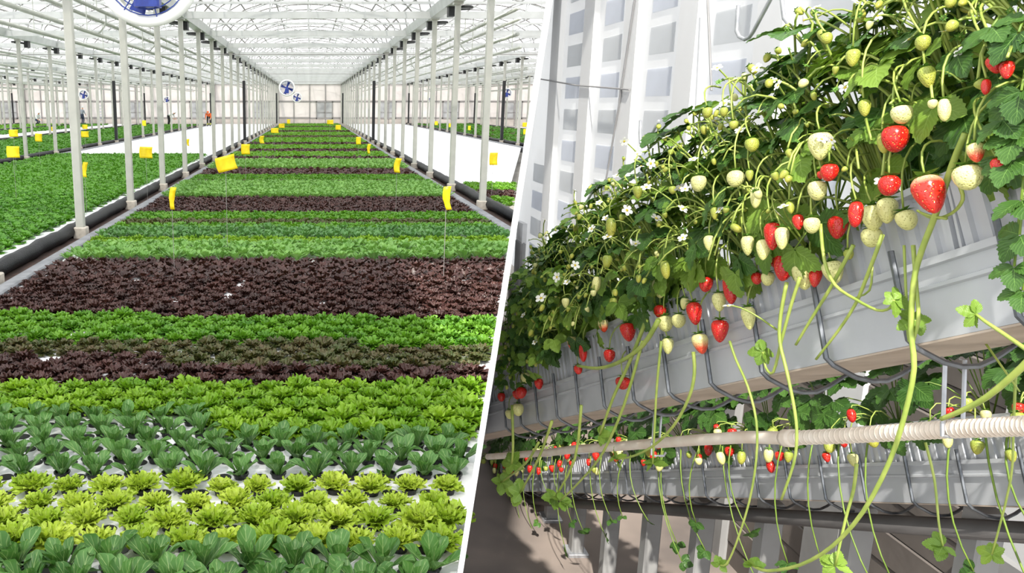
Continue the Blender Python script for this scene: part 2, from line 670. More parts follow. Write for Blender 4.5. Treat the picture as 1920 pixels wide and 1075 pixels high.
# hanging heating pipes in the bays on both sides
PIPES = [(.95, 1.38), (1.95, 1.38), (.75, 1.78), (1.25, 1.78)]
PW = ['lower inner', 'lower outer', 'upper inner', 'upper outer']
for i, xl in enumerate(LINES):
    for q, (dx, dz) in enumerate(PIPES):
        if i in (0, 8) and q > 1:
            continue
        sg = -1 if xl < 0 else 1
        x = xl + sg * dx
        z = CAM_H + dz
        y0 = 8.0 if x < 0 else (x + .3) / .2623 + .3
        mb = MB()
        mb.tube([(x, y0, z), (x, HALL_END - 1, z)], .038, 8)
        o = mb.obj('heating_pipe', M['pipe_w'], None, True)
        tag(o, 'white %s heating pipe beside the %s' % (PW[q], LINE_WORD[i]), 'pipe')
        if True:
            y = 11.0
            while y < 84:
                if y > y0 + .2:
                    mb = MB()
                    mb.tube([(x, y, z), (x, y, GZ + .02)], .011, 4)
                    mb.obj('hanger', M['pipe_w'], o)
                    if q == 2:
                        mb = MB()
                        mb.tube([(x, y + .7, z), (x, y + .7, z - .16), (x + sg * .05, y + .7, z - .27), (x + sg * .13, y + .7, z - .36), (x + sg * .2, y + .7, z - .4)], .018, 6)
                        mb.obj('link_bend', M['pipe_w'], o)
                y += 5.35 * (1 if 3 <= i <= 6 else 3)

# ------------------------------------------------------------------ end wall
mb = MB()
mb.box(-36, 30, HALL_END, HALL_END + .2, -.75, 5.6)
wb_ = tag(mb.obj('wall_back', M['wallback']), kind='structure')
mb = MB()
mb.box(-36, 30, HALL_END - .06, HALL_END, -.2, .55)
mb.obj('base_panel', M['wallback2'], wb_)
for z in (.58, 2.25):
    mb = MB()
    mb.box(-36, 30, HALL_END - .1, HALL_END, z - .06, z + .06)
    mb.obj('rail', M['frame_d'], wb_)
pan = MB()
pan.bbox(-.76, .76, -.03, 0, .68, 2.15, .01)
pan_me = pan.mesh('wall_panel', M['wallback'])
col_me = MB()
col_me.box(-.05, .05, -.08, 0, -.2, 3.9)
col_me = col_me.mesh('wall_column', M['frame_d'])
for c in BAYS:
    for dx in (-2.4, -.8, .8, 2.4):
        link('wall_column', col_me, wb_, (c + dx - .8, HALL_END - .02, 0))
        if dx != .8:
            link('wall_panel', pan_me, wb_, (c + dx, HALL_END, 0))
n = 0
for c in BAYS:
    n += 1
    w = empty('window_%d' % n, (c + 1.5, HALL_END - .05, 0))
    tag(w, kind='structure')
    mb = MB()
    for (a, b, d, e) in ((-.86, .86, .5, .62), (-.86, .86, 2.13, 2.25), (-.86, -.76, .5, 2.25), (.76, .86, .5, 2.25), (-.76, .76, 1.1, 1.16), (-.04, .04, .62, 2.13)):
        mb.box(a, b, -.07, 0, d, e)
    mb.obj('window_frame', M['frame_d'], w)
    for (a, b) in ((-.76, -.04), (.04, .76)):
        for (d, e) in ((.62, 1.1), (1.16, 2.13)):
            mb = MB()
            mb.box(a, b, -.03, -.01, d, e)
            mb.obj('pane', M['glass_d'], w)

# ------------------------------------------------------------------ circulation fans
def ringtube(mb, R, r, n=28, y=0.0, mi=0):
    mb.tube([(R * math.cos(2 * math.pi * k / n), y, R * math.sin(2 * math.pi * k / n)) for k in range(n + 1)], r, 4, caps=False, mi=mi)


shroud = MB()
shroud.lathe([(.245, .12), (.245, -.02), (.25, -.05), (.275, -.07), (.305, -.06), (.312, -.03), (.305, .0), (.29, .12), (.245, .12)], 40, 'Y')
shroud = shroud.mesh('shroud', M['white'], True)
guard = MB()
for R in (.09, .13, .17, .21, .245):
    ringtube(guard, R, .0035, 28, -.055)
for k in range(8):
    a = math.pi * k / 4 + .2
    guard.tube([(.06 * math.cos(a), -.057, .06 * math.sin(a)), (.26 * math.cos(a), -.055, .26 * math.sin(a))], .004, 4)
guard = guard.mesh('wire_guard', M['bluewire'])
motor = MB()
motor.lathe([(.0, -.10), (.05, -.10), (.056, -.085), (.056, .1), (.0, .1)], 16, 'Y')
motor.bbox(-.075, .075, -.11, .0, -.2, -.03, .012)
motor = motor.mesh('motor', M['blue'])
blade = MB()
blade.add([(.04, .06, -.02), (.23, .05, -.07), (.235, .0, .04), (.05, .03, .03), (.04, .066, -.02), (.23, .056, -.07), (.235, .006, .04), (.05, .036, .03)],
          [(0, 1, 2, 3), (7, 6, 5, 4), (0, 4, 5, 1), (1, 5, 6, 2), (2, 6, 7, 3), (3, 7, 4, 0)])
blade = blade.mesh('blade', M['blue'])
strut = MB()
strut.tube([(0, .05, .3), (0, .05, 1.75)], .015, 6)
strut = strut.mesh('hanger_rod', M['steel'])
FANS = [(278, -50, 4.95, 'large white circulation fan with blue motor cut off at the picture top'),
        (538, 165, 31.5, 'white ring circulation fan with blue blades above the striped lettuce bay'),
        (557, 183, 52.5, 'smaller looking white ring fan just right of and behind the nearer fan'),
        (157, 178, 50.5, 'white ring fan with blue blades left of the first tall white post'),
        (313, 187, 79.0, 'distant small white ring fan between the left posts'),
        (950, 175, 50.0, 'white ring fan half behind a black post at right'),
        (809, 187, 79.0, 'distant tiny white ring fan at right behind the posts')]
for (u, v, d, lab) in FANS:
    p = at(u, v, d)
    r = empty('circulation_fan', p)
    r.rotation_euler = (0, RNG.uniform(-.2, .2) * 0, 0)
    tag(r, lab, 'fan', 'circulation fans')
    link('shroud', shroud, r)
    link('wire_guard', guard, r)
    link('motor', motor, r)
    for k in range(4):
        o = link('blade', blade, r)
        o.rotation_euler = (0, k * math.pi / 2 + .3, 0)
    o = link('hanger_rod', strut, r)
    bc = min(BAYS, key=lambda c_: abs(c_ - p.x))
    o.scale = (1, 1, (GZ + .17 + RIDGE * math.sqrt(1 - ((p.x - bc) / 3.2) ** 2) ** .9 - p.z) / 1.75)

# ------------------------------------------------------------------ yellow sticky cards on stakes
CARDS = [(24, 285, 24, 21, 0.02), (25, 250, 17, 13, 0), (72, 258, 13, 15, .05), (159, 252, 14, 11, 0), (159, 238, 10, 8, 0), (158, 318, 9, 28, .1),
         (273, 286, 24, 21, .03), (423, 307, 37, 28, -.25), (322, 372, 11, 42, .08), (460, 280, 16, 19, 0), (490, 262, 8, 14, 0), (515, 245, 14, 9, 0),
         (528, 236, 11, 8, 0), (541, 228, 6, 8, 0), (619, 229, 12, 8, 0), (634, 239, 10, 9, 0), (672, 264, 9, 14, 0), (691, 279, 6, 18, .05),
         (744, 310, 11, 27, .12), (837, 372, 14, 44, -.1), (925, 298, 15, 23, 0), (845, 235, 7, 7, 0), (818, 231, 6, 7, 0), (984, 234, 9, 8, 0),
         (985, 247, 8, 10, 0), (352, 267, 5, 13, 0), (99, 242, 6, 8, 0), (270, 231, 7, 10, 0), (880, 240, 5, 8, 0)]
CARD_LAB = ['yellow sticky card at the far left edge above the green lettuce', 'yellow sticky card upper left, above the one at the left edge',
            'small yellow sticky card near the left over the second green bay', 'lower of two yellow sticky cards beside the first tall white post',
            'upper of two small yellow sticky cards beside the first tall white post', 'narrow yellow sticky card half hidden by the first tall white post',
            'square yellow sticky card between the second and third left posts', 'large tilted yellow sticky card at the left edge of the striped bay',
            'curled narrow yellow sticky card on the left of the striped bay', 'yellow sticky card behind and right of the large tilted card',
            'thin yellow sticky card in the left line of cards, mid distance', 'wide small yellow sticky card in the left line of cards',
            'small yellow sticky card near the far end on the left', 'tiny farthest yellow sticky card on the left side',
            'farthest small yellow sticky card on the right side', 'small yellow sticky card second farthest on the right side',
            'yellow sticky card by the right posts, mid distance', 'very thin pale yellow sticky card by the right posts',
            'curled pale yellow sticky card hanging near the right kerb', 'folded tall yellow sticky card nearest on the right side',
            'square yellow sticky card right of the nearest right post', 'tiny yellow sticky card before the right-hand green bay',
            'tiny yellow sticky card left of the right-hand green bay', 'upper yellow sticky card beside the white partition',
            'lower yellow sticky card beside the white partition', 'thin yellow sticky card among the left posts over the white deck',
            'tiny yellow sticky card far left over the distant green bay', 'tiny yellow sticky card at the far left aisle by the workers',
            'thin tiny yellow sticky card over the right-hand green bay']
for (u, v, w, h, tilt), lab in zip(CARDS, CARD_LAB):
    d = .24 * F_PX / max(w, h)
    p = at(u, v, d)
    if p.z < .22:
        d *= (CAM_H - .3) / (CAM_H - p.z)
        p = at(u, v, d)
    cw, ch = w * d / F_PX, h * d / F_PX
    r = empty('sticky_card', (p.x, p.y, 0))
    tag(r, lab, 'sticky card', 'yellow sticky insect cards')
    mb = MB()
    vs_, fs = [], []
    for a in range(7):
        t = a / 6 - .5
        bend = (.25 * cw if h > w * 1.6 else .05 * cw) * (t * t * 4)
        for s_ in (-.5, .5):
            x = s_ * cw * (1 - .25 * (t < 0) * (h > w * 2.5)) + bend
            z = t * ch
            vs_.append((x * math.cos(tilt) + z * math.sin(tilt), -bend * .5, p.z + z * math.cos(tilt) - x * math.sin(tilt)))
    m_ = len(vs_)
    vs_ += [(x, y + .003, z) for x, y, z in vs_]
    for a in range(6):
        fs += [(2 * a, 2 * a + 1, 2 * a + 3, 2 * a + 2), (m_ + 2 * a + 2, m_ + 2 * a + 3, m_ + 2 * a + 1, m_ + 2 * a)]
        fs += [(2 * a, 2 * a + 2, m_ + 2 * a + 2, m_ + 2 * a), (2 * a + 3, 2 * a + 1, m_ + 2 * a + 1, m_ + 2 * a + 3)]
    fs += [(0, m_, m_ + 1, 1), (12, 13, m_ + 13, m_ + 12)]
    mb.add(vs_, fs)
    mb.obj('card', M['yellow'], r, True)
    mb = MB()
    mb.tube([(0, .006, 0), (0, .006, p.z + ch * .3)], .0028, 4)
    mb.obj('stake', M['frame_d'], r)

# ------------------------------------------------------------------ distant workers
M['skin'] = plain('skin', srgb(206, 160, 132), .6)
M['vest_o'] = plain('cloth_orange', srgb(232, 104, 40), .8)
M['cloth_k'] = plain('cloth_black', srgb(34, 34, 38), .8)
M['cloth_w'] = plain('cloth_white', srgb(226, 228, 230), .8)
M['cloth_g'] = plain('cloth_grey', srgb(150, 156, 164), .8)
M['cloth_n'] = plain('cloth_navy', srgb(44, 52, 76), .8)
M['hiviz'] = plain('stripe_yellow', srgb(214, 220, 90), .6)
M['hair'] = plain('hair_brown', srgb(70, 50, 38), .8)


def worker(loc, rz, bend, shirt, trousers, cap, lab, crouch=0.0):
    """body grown from a joint skeleton; bend = forward lean of the trunk, crouch = knee bend"""
    hip = .92 - .42 * crouch
    kx = .1 + .28 * crouch
    sx, cz = math.sin(bend), math.cos(bend)

    def tr(d, side=0.0, f=0.0):      # along the trunk
        return (side, -(sx * d) - f, hip + cz * d)
    J = [tr(0), tr(.22), tr(.42), tr(.54), tr(.62, 0, .02), tr(.72, 0, .05)]
    R = [.15, .13, .15, .07, .085, .09]
    E = [(0, 1), (1, 2), (2, 3), (3, 4), (4, 5)]
    reg = [1, 0, 0, 2, 2, 2]
    for s_ in (-1, 1):
        b = len(J)
        J += [(s_ * .1, 0, hip - .04), (s_ * .11, -kx, hip * .52), (s_ * .11, .04 * crouch, .1), (s_ * .11, -.13, .04)]
        R += [.1, .07, .05, .045]
        reg += [1, 1, 1, 3]
        E += [(0, b), (b, b + 1), (b + 1, b + 2), (b + 2, b + 3)]
        b = len(J)
        sh = tr(.47, s_ * .19)
        J += [sh, (s_ * .24, sh[1] - .06, sh[2] - .27), (s_ * .19, sh[1] - .22, sh[2] - .46), (s_ * .17, sh[1] - .28, sh[2] - .54)]
        R += [.065, .05, .038, .04]
        reg += [0, 0, 2, 2]
        E += [(2, b), (b, b + 1), (b + 1, b + 2), (b + 2, b + 3)]
    me = bpy.data.meshes.new('body')
    me.from_pydata(J, E, [])
    o = link('body', me)
    mod = o.modifiers.new('skin', 'SKIN')
    for k, sv in enumerate(me.skin_vertices[0].data):
        sv.radius = (R[k], R[k])
        sv.use_root = k == 0
    o.modifiers.new('sub', 'SUBSURF').levels = 1
    dg = bpy.context.evaluated_depsgraph_get()
    me2 = bpy.data.meshes.new_from_object(o.evaluated_get(dg))
    bpy.data.objects.remove(o)
    bpy.data.meshes.remove(me)
    for m in (shirt, trousers, M['skin'], M['black']):
        me2.materials.append(m)
    JV = [Vector(j) for j in J]
    for p in me2.polygons:
        c = Vector(p.center)
        k = min(range(len(JV)), key=lambda q: (JV[q] - c).length - R[q])
        p.material_index = reg[k]
        p.use_smooth = True
    r = empty('person', loc)
    r.rotation_euler = (0, 0, rz)
    tag(r, lab, 'person', 'workers at the far end')
    link('body', me2, r)
    hd = Vector(tr(.72, 0, .05))
    mb = MB()
    mb.lathe([(.0, .12), (.06, .11), (.1, .06), (.105, .0), (.09, -.03)], 14, c=(hd.x, hd.y + .015, hd.z + .02))
    mb.obj('cap', cap, r, True)
    if shirt is M['vest_o']:
        for zz in (.28, .2):
            for s_ in (-1, 1):
                mb = MB()
                mb.lathe([(.075, -.02), (.08, 0), (.075, .02)], 10, c=(s_ * .11, -.04, zz))
                mb.obj('reflective_band', M['hiviz'], r)
    return r


def wp(u, v):
    return ground(u, v, 0.0)


p = wp(392, 237.5)
worker((p.x, p.y, 0), 0, 1.15, M['vest_o'], M['cloth_k'], M['vest_o'], 'person in orange vest and dark trousers with bright bands, bending forward')
p = wp(316, 235.5)
worker((p.x, p.y, 0), 1.3, 1.25, M['cloth_w'], M['cloth_k'], M['cloth_w'], 'person in white top and dark trousers bending sideways over the bed')
p = wp(69, 234.5)
worker((p.x, p.y, 0), 1.0, .6, M['cloth_w'], M['cloth_n'], M['cloth_w'], 'person in white top crouching at the far left', .9)
p = wp(155, 234.0)
worker((p.x, p.y, 0), 2.6, .12, M['cloth_g'], M['cloth_n'], M['cloth_w'], 'person in grey top and dark trousers standing behind the first tall post')
# a blue step ladder leaning by the wall
mb = MB()
for s_ in (-.25, .25):
    mb.tube([(s_, 0, 0), (s_ * .8, .5, 2.1)], .03, 6)
for k in range(1, 7):
    mb.tube([(-.25 + .008 * k, .5 * k / 7, .3 * k), (.25 - .008 * k, .5 * k / 7, .3 * k)], .022, 6)
M['ladder'] = plain('ladder_blue', srgb(120, 150, 180), .5)
p = ground(195, 232, 0)
o = mb.obj('ladder', M['ladder'], None, False, (p.x, min(p.y, HALL_END - .7), 0))
tag(o, 'pale blue ladder leaning near the end wall at left', 'ladder')

# ------------------------------------------------------------------ lettuces
def head(seed, nleaf, R, nu, nv, frill, W, e0=82, e1=14, bend=40, lobes=5, up=1.0, shape='fan'):
    rng = np.random.default_rng(seed)
    Vs, Qs, UVs = [], [], []
    off = 0
    for i in range(nleaf):
        t = (i + .5) / nleaf
        az = i * 2.39996 + rng.uniform(-.25, .25)
        e = math.radians(e0 + (e1 - e0) * t ** .85 + rng.uniform(-6, 6))
        L = R * (.78 + .3 * t) * rng.uniform(.88, 1.1)
        bd = math.radians(bend) * rng.uniform(.7, 1.2)
        u = np.linspace(-1, 1, nu + 1)
        v = np.linspace(0, 1, nv + 1)
        uu, vv_ = np.meshgrid(u, v)
        # centre line
        ee = e - bd * v
        dr = np.concatenate([[0], np.cumsum(np.cos((ee[1:] + ee[:-1]) / 2) * L / nv)])
        dz = np.concatenate([[0], np.cumsum(np.sin((ee[1:] + ee[:-1]) / 2) * L / nv)]) * up
        if shape == 'fan':
            wv = W * (.12 + .88 * v ** .75)
        else:
            wv = W * (.1 + .9 * v ** .9) * np.sqrt(np.maximum(0, 1 - (v ** 5) * .8)) * 1.1
        ph = rng.uniform(0, 6.28, 4)
        rip = frill * vv_ ** 1.4 * (np.sin(lobes * uu * 1.7 + ph[0]) * .6 + np.sin(lobes * 2.3 * uu + ph[1]) * .5 + rng.normal(0, .35, uu.shape))
        ln = 1 + (.1 * np.sin(lobes * uu + ph[2]) - .12 * uu ** 2) * vv_ * (1.6 if frill > .008 else .6)
        cup = .25 * W * uu ** 2 * vv_
        r_ = dr[:, None] * ln
        z_ = dz[:, None] * ln
        nr, nz = -np.sin(ee)[:, None], np.cos(ee)[:, None]
        r_ = r_ + nr * (rip + cup)
        z_ = z_ + nz * (rip + cup)
        s_ = uu * wv[:, None] + frill * .6 * rng.normal(0, 1, uu.shape) * vv_
        r_ = r_ + .008
        ca, sa = math.cos(az), math.sin(az)
        P = np.stack([r_ * ca - s_ * sa, r_ * sa + s_ * ca, np.maximum(z_, -.0) + .006], -1).reshape(-1, 3)
        idx = np.arange((nu + 1) * (nv + 1)).reshape(nv + 1, nu + 1)
        Q = np.stack([idx[:-1, :-1], idx[:-1, 1:], idx[1:, 1:], idx[1:, :-1]], -1).reshape(-1, 4)
        Vs.append(P)
        Qs.append(Q + off)
        UVs.append(np.stack([(uu + 1) / 2, vv_], -1).reshape(-1, 2))
        off += len(P)
    return np.concatenate(Vs), np.concatenate(Qs), np.concatenate(UVs)


FR = dict(frill=.011, W=.052, R=.098)
KIND = {
    'lime': dict(name='frilly_lettuce', mat='lime', near=dict(nleaf=28, nu=12, nv=5, frill=.0085, W=.028, R=.088, e0=88, e1=32, bend=34)),
    'green': dict(name='green_lettuce', mat='green', near=dict(nleaf=26, nu=12, nv=5, frill=.011, W=.038, R=.106, e0=85, e1=16, bend=40)),
    'yelgreen': dict(name='yellow_green_lettuce', mat='yelgreen', near=dict(nleaf=26, nu=12, nv=5, frill=.012, W=.039, R=.11, e0=85, e1=16, bend=40)),
    'red': dict(name='red_lettuce', mat='red', near=dict(nleaf=22, nu=10, nv=5, frill=.011, W=.037, R=.098, e0=82, e1=12, bend=42)),
    'bronze': dict(name='bronze_lettuce', mat='bronze', near=dict(nleaf=22, nu=10, nv=5, frill=.011, W=.035, R=.096, e0=85, e1=15, bend=42)),
    'butter': dict(name='butterhead_lettuce', mat='butter', near=dict(nleaf=16, nu=5, nv=4, frill=.006, W=.055, R=.115, e0=80, e1=14, bend=42, shape='spoon')),
    'pale': dict(name='pale_romaine_lettuce', mat='pale', near=dict(nleaf=13, nu=4, nv=5, frill=.004, W=.042, R=.165, e0=84, e1=40, bend=30, shape='spoon')),
    'blueg': dict(name='blue_green_romaine', mat='blueg', near=dict(nleaf=12, nu=4, nv=4, frill=.004, W=.045, R=.15, e0=84, e1=35, bend=32, shape='spoon')),
}
for kn, kd in KIND.items():
    kd['meshes'] = [np_mesh(kd['name'], *head(100 + q * 7 + len(kn), **kd['near']), M[kd['mat']]) for q in range(4)]
    n_ = kd['near']
    mid = dict(n_, nleaf=max(9, n_['nleaf'] // 2), nu=5, nv=3, W=n_['W'] * 1.25)
    far = dict(n_, nleaf=6, nu=2, nv=2, W=n_['W'] * 1.6, R=n_['R'] * 1.1)
    kd['mid'] = [head(300 + q * 5, **mid) for q in range(4)]
    kd['far'] = [head(400 + q * 5, **far) for q in range(4)]

# romaine leaf, one mesh per variant, so that each large leaf is an object
def rom_leaf(seed, L=.124, W=.029):
    rng = np.random.default_rng(seed)
    nu, nv = 6, 8
    u = np.linspace(-1, 1, nu + 1)
    v = np.linspace(0, 1, nv + 1)
    uu, vv_ = np.meshgrid(u, v)
    prof = np.interp(v, [0, .12, .3, .5, .7, .85, .95, 1], [.14, .17, .34, .74, 1.0, .96, .68, .2])
    x = uu * W * prof[:, None]
    y = vv_ * L
    z = .45 * W * (uu ** 2) * prof[:, None] - .16 * L * vv_ ** 2.6 + .004 * np.sin(9 * vv_ + 4 * uu + rng.uniform(0, 6)) * np.abs(uu) * vv_ + rng.normal(0, .0012, uu.shape) * vv_
    P = np.stack([x, y, z], -1).reshape(-1, 3)
    idx = np.arange((nu + 1) * (nv + 1)).reshape(nv + 1, nu + 1)
    Q = np.stack([idx[:-1, :-1], idx[:-1, 1:], idx[1:, 1:], idx[1:, :-1]], -1).reshape(-1, 4)
    return P, Q, np.stack([(uu + 1) / 2, vv_], -1).reshape(-1, 2)


ROM = [np_mesh('leaf', *rom_leaf(s_), M['romaine']) for s_ in range(5)]
pot = MB()
pot.lathe([(.0, -.04), (.026, -.04), (.036, .02), (.041, .022), (.041, .028), (.034, .028), (.03, .014), (.0, .012)], 14)
pot_me = pot.mesh('net_pot', M['pot'])
hole = MB()
hole.lathe([(.0, .0012), (.034, .0012), (.038, .0015), (.04, .0)], 16)
hole_me = hole.mesh('planting_hole', M['black'])


def romaine(x, y, lab, big=1.0):
    r = empty('romaine_lettuce', (x, y, 0))
    r.rotation_euler = (0, 0, RNG.uniform(0, 6.28))
    tag(r, lab, 'lettuce', 'romaine lettuces')
    link('net_pot', pot_me, r)
    n_ = RNG.choice((9, 10, 11))
    a0 = RNG.uniform(0, 6)
    for i in range(n_):
        t = (i + .5) / n_
        e = math.radians(90 - 56 * t ** 1.1 + RNG.uniform(-10, 10))
        az = a0 + i * 2.39996 + RNG.uniform(-.3, .3)
        s_ = (.74 + .3 * min(1, t * 1.6)) * RNG.uniform(.8, 1.15) * big
        mt = Matrix.Rotation(az, 4, 'Z') @ Matrix.Translation((0, .008, .008)) @ Matrix.Rotation(e, 4, 'X') @ Matrix.Rotation(RNG.uniform(-.25, .25), 4, 'Y') @ Matrix.Scale(s_, 4)
        link('leaf', ROM[RNG.randrange(5)], r, mat=mt)
    return r


def kind_at(k, x):
    """what grows in row k of the striped bay"""
    B = [(-5, 'romaine'), (-1, 'lime'), (2, 'romaine'), (7, 'yelgreen'), (9, 'red'), (13, 'bronze'), (17, 'green'), (33, 'red'), (39, 'pale'), (42, 'yelgreen'),
         (47, 'blueg'), (50, 'green'), (53, 'bronze'), (58, 'green'), (72, 'red'), (90, 'pale'), (94, 'bronze'), (103, 'green'), (116, 'red'), (135, 'pale'), (149, 'red'),
         (167, 'green'), (180, 'red'), (201, 'green'), (216, 'red'), (251, 'green'), (272, 'bronze'), (309, 'green'), (330, 'red'), (385, 'green'), (405, 'red'), (999, 'green')]
    if k in (3, 4) and x < -.52:
        return 'romaine'
    if k in (10, 11) and x < -1.0:
        return 'red'
    if k == 18 and x < -1.35:
        return 'green'
    if k in (13,) and x > .45:
        return 'green'
    for kk, n_ in B:
        if k <= kk:
            return n_


LOOK = {'romaine': 'dark green romaine lettuce', 'lime': 'lime green frilly lettuce', 'yelgreen': 'bright yellow-green leaf lettuce', 'green': 'fresh green curly lettuce',
        'red': 'dark red leaf lettuce', 'bronze': 'bronze and green leaf lettuce', 'pale': 'pale green upright romaine', 'blueg': 'blue-green romaine', 'butter': 'green butterhead lettuce'}
LIMIT = {'romaine': 300, 'lime': 300, 'yelgreen': 300, 'green': 300, 'red': 295, 'bronze': 300, 'pale': 200, 'blueg': 160, 'butter': 300}
used = {k: 0 for k in LOOK}
stuff = {}
HOLE_N = 0
prev, band_row = None, 0
for k in range(-6, 470):
    y = row_y(k)
    if y > HALL_END - 1.2:
        break
    stag = .5 * (k % 2)
    xs = [XL + .1 + S_X * (i + stag) for i in range(33)]
    xr = min(XR - .06, divider_x(y, 0) - .1)
    xs = [x for x in xs if x < xr]
    if xs and xr < XR - .1 and xr - xs[-1] > .085:
        xs.append(xr)
    far_row = y > 26
    if far_row and k % 2:
        pass
    vis = []
    for x in xs:
        u_, v_, c_ = screen(Vector((x, y, .06)))
        if u_ > -45:
            vis.append(x)
        elif u_ > -330:
            kn_ = kind_at(k, x)
            stuff.setdefault(('blueg' if kn_ == 'romaine' else kn_, 'side'), []).append((x, y))
    for ci, x in enumerate(vis):
        kn = kind_at(k, x)
        jx, jy = x + RNG.uniform(-.012, .012), y + RNG.uniform(-.012, .012)
        if kn != prev and ci == 0:
            prev, band_row = kn, 0
        if used[kn] < LIMIT[kn] and k < 48:
            used[kn] += 1
            lab = '%s, %s from the left in the %s row from the front' % (LOOK[kn], ordn(ci + 1), ordn(k + 7))
            if kn == 'romaine':
                romaine(jx, jy, lab, 1.25 if k < -4 else 1.05)
            else:
                kd = KIND[kn]
                if RNG.random() < (.03 if kn in ('red', 'bronze') else .01):
                    continue
                me = kd['meshes'][RNG.randrange(4)]
                s_ = RNG.uniform(.8, 1.1) * (1.18 if k < -2 else 1.0)
                if k < 10:
                    r = empty(kd['name'], (jx, jy, 0))
                    h_ = link('leaf_head', me, r)
                    link('net_pot', pot_me, r)
                    h_.location = (0, 0, .012)
                else:
                    r = h_ = link(kd['name'], me, None, (jx, jy, 0))
                h_.rotation_euler = (0, 0, RNG.uniform(0, 6.28))
                h_.scale = (s_, s_, s_ * RNG.uniform(.9, 1.1))
                tag(r, lab, 'lettuce', LOOK[kn] + ' plants')
        else:
            stuff.setdefault((kn, 'far' if y > 22 else 'mid'), []).append((jx, jy))
    if k < 6:
        for x in xs:
            u_, v_, c_ = screen(Vector((x + S_X / 2, y, 0)))
            if u_ > -20 and x + S_X / 2 < xr + .03:
                o = link('planting_hole', hole_me, deck_root, (x + S_X / 2, y, 0))

# left neighbouring bay: all green butterhead up to an edge, then bare deck
bay = LINES[4] - .62
k = 0
rown = 0
while True:
    y = 6.0 + .19 * k
    if y > 31.0:
        break
    rowx = [bay - .02 - .19 * (i + .5 * (k % 2)) for i in range(29)]
    seen = [x for x in rowx if screen(Vector((x, y, .08)))[0] > -40]
    rown += 1 if seen else 0
    for ci, x in enumerate(seen):
        jx, jy = x + RNG.uniform(-.015, .015), y + RNG.uniform(-.015, .015)
        if used['butter'] < LIMIT['butter']:
            used['butter'] += 1
            o = link('butterhead_lettuce', KIND['butter']['meshes'][RNG.randrange(4)], None, (jx, jy, 0))
            o.rotation_euler = (0, 0, RNG.uniform(0, 6.28))
            s_ = RNG.uniform(1.0, 1.22)
            o.scale = (s_, s_, s_)
            tag(o, 'green lettuce left of the trough, %s from the trough in the %s row' % (ordn(ci + 1), ordn(rown)), 'lettuce', 'lettuces of the left-hand green bay')
        else:
            stuff.setdefault(('butter', 'far' if y > 20 else 'mid'), []).append((jx, jy))
    k += 1
# second bay on the left: green over its whole length, and a thin green strip beyond
for (xa, xb, ya, yb_, step, kn) in ((LINES[2] + .45, LINES[3] - .45, 16.0, HALL_END - 6, .3, 'butter'), (LINES[1] + .5, LINES[1] + 3.0, 44.0, HALL_END - 4, .5, 'butter'),
                                    (LINES[0] + .5, LINES[1] - .5, 60.0, HALL_END - 3, .5, 'green')):
    y = ya
    while y < yb_:
        x = xa + RNG.uniform(0, .2)
        while x < xb:
            u_, v_, c_ = screen(Vector((x, y, .06)))
            if u_ > -30:
                stuff.setdefault((kn, 'bayl'), []).append((x + RNG.uniform(-.05, .05), y + RNG.uniform(-.05, .05)))
            x += step * .75
        y += step
# right neighbouring bays
y = 12.5
k = 0
while y < 19.5:
    x = LINES[5] + .5
    while x < min(LINES[6] - .5, divider_x(y, 0) - .15):
        kn = 'green' if (y > 17.6 or 13.6 < y < 16.3) else 'red'
        stuff.setdefault((kn, 'bayr'), []).append((x + RNG.uniform(-.02, .02), y))
        x += .18
    y += .175
y = 33.0
while y < HALL_END - 4:
    x = LINES[6] + .5
    while x < min(LINES[7] - .5, divider_x(y, 0) - .15):
        stuff.setdefault(('bronze' if RNG.random() < .35 else 'butter', 'bayr'), []).append((x + RNG.uniform(-.05, .05), y + RNG.uniform(-.05, .05)))
        x += .24
    y += .32


def scatter(name, base, pos, mat, smin, smax, zs=1.0):
    pos = np.array(pos)
    n_ = len(pos)
    which = NPR.integers(0, len(base), n_)
    Vs, Qs, UVs = [], [], []
    off = 0
    for b in range(len(base)):
        P, Q, UV = base[b]
        sel = pos[which == b]
        m_ = len(sel)
        if not m_:
            continue
        a = NPR.uniform(0, 6.28, m_)
        s_ = NPR.uniform(smin, smax, m_)
        ca, sa = np.cos(a) * s_, np.sin(a) * s_
        X = P[None, :, 0] * ca[:, None] - P[None, :, 1] * sa[:, None] + sel[:, 0:1]
        Y = P[None, :, 0] * sa[:, None] + P[None, :, 1] * ca[:, None] + sel[:, 1:2]
        Z = P[None, :, 2] * s_[:, None] * zs
        Vs.append(np.stack([X, Y, np.broadcast_to(Z, X.shape)], -1).reshape(-1, 3))
        Qs.append((Q[None] + (np.arange(m_) * len(P))[:, None, None] + off).reshape(-1, 4))
        UVs.append(np.tile(UV, (m_, 1)))
        off += m_ * len(P)
    me = np_mesh(name, np.concatenate(Vs), np.concatenate(Qs), np.concatenate(UVs), mat)
    return link(name, me)


ZONE = {'side': 'at the outer left end of the front rows', 'mid': 'in the middle rows of the striped bay', 'far': 'in the far rows of the striped bay', 'bayl': 'in the far left bays', 'bayr': 'in the bays at right'}
for (kn, zone), pos in stuff.items():
    kd = KIND[kn]
    base = kd['mid'] if zone in ('mid', 'side') or (zone == 'bayr' and kn in ('green', 'red')) else kd['far']
    s0, s1 = (.95, 1.15) if zone != 'bayl' else (1.5, 2.0)
    if zone == 'bayr' and kn in ('bronze', 'butter'):
        s0, s1 = 1.3, 1.7
    if kn == 'butter' and zone in ('mid', 'far'):
        z_ = 'of the left-hand green bay, ' + ('beyond its front rows' if zone == 'mid' else 'its far rows')
        s0, s1 = 1.0, 1.25
    else:
        z_ = ZONE[zone]
    o = scatter(kd['name'] + '_field', base, pos, M[kd['mat']], s0, s1, .75 if zone == 'bayl' else 1.0)
    tag(o, 'mass of ' + LOOK[kn] + ' ' + z_, 'lettuce', kind='stuff')

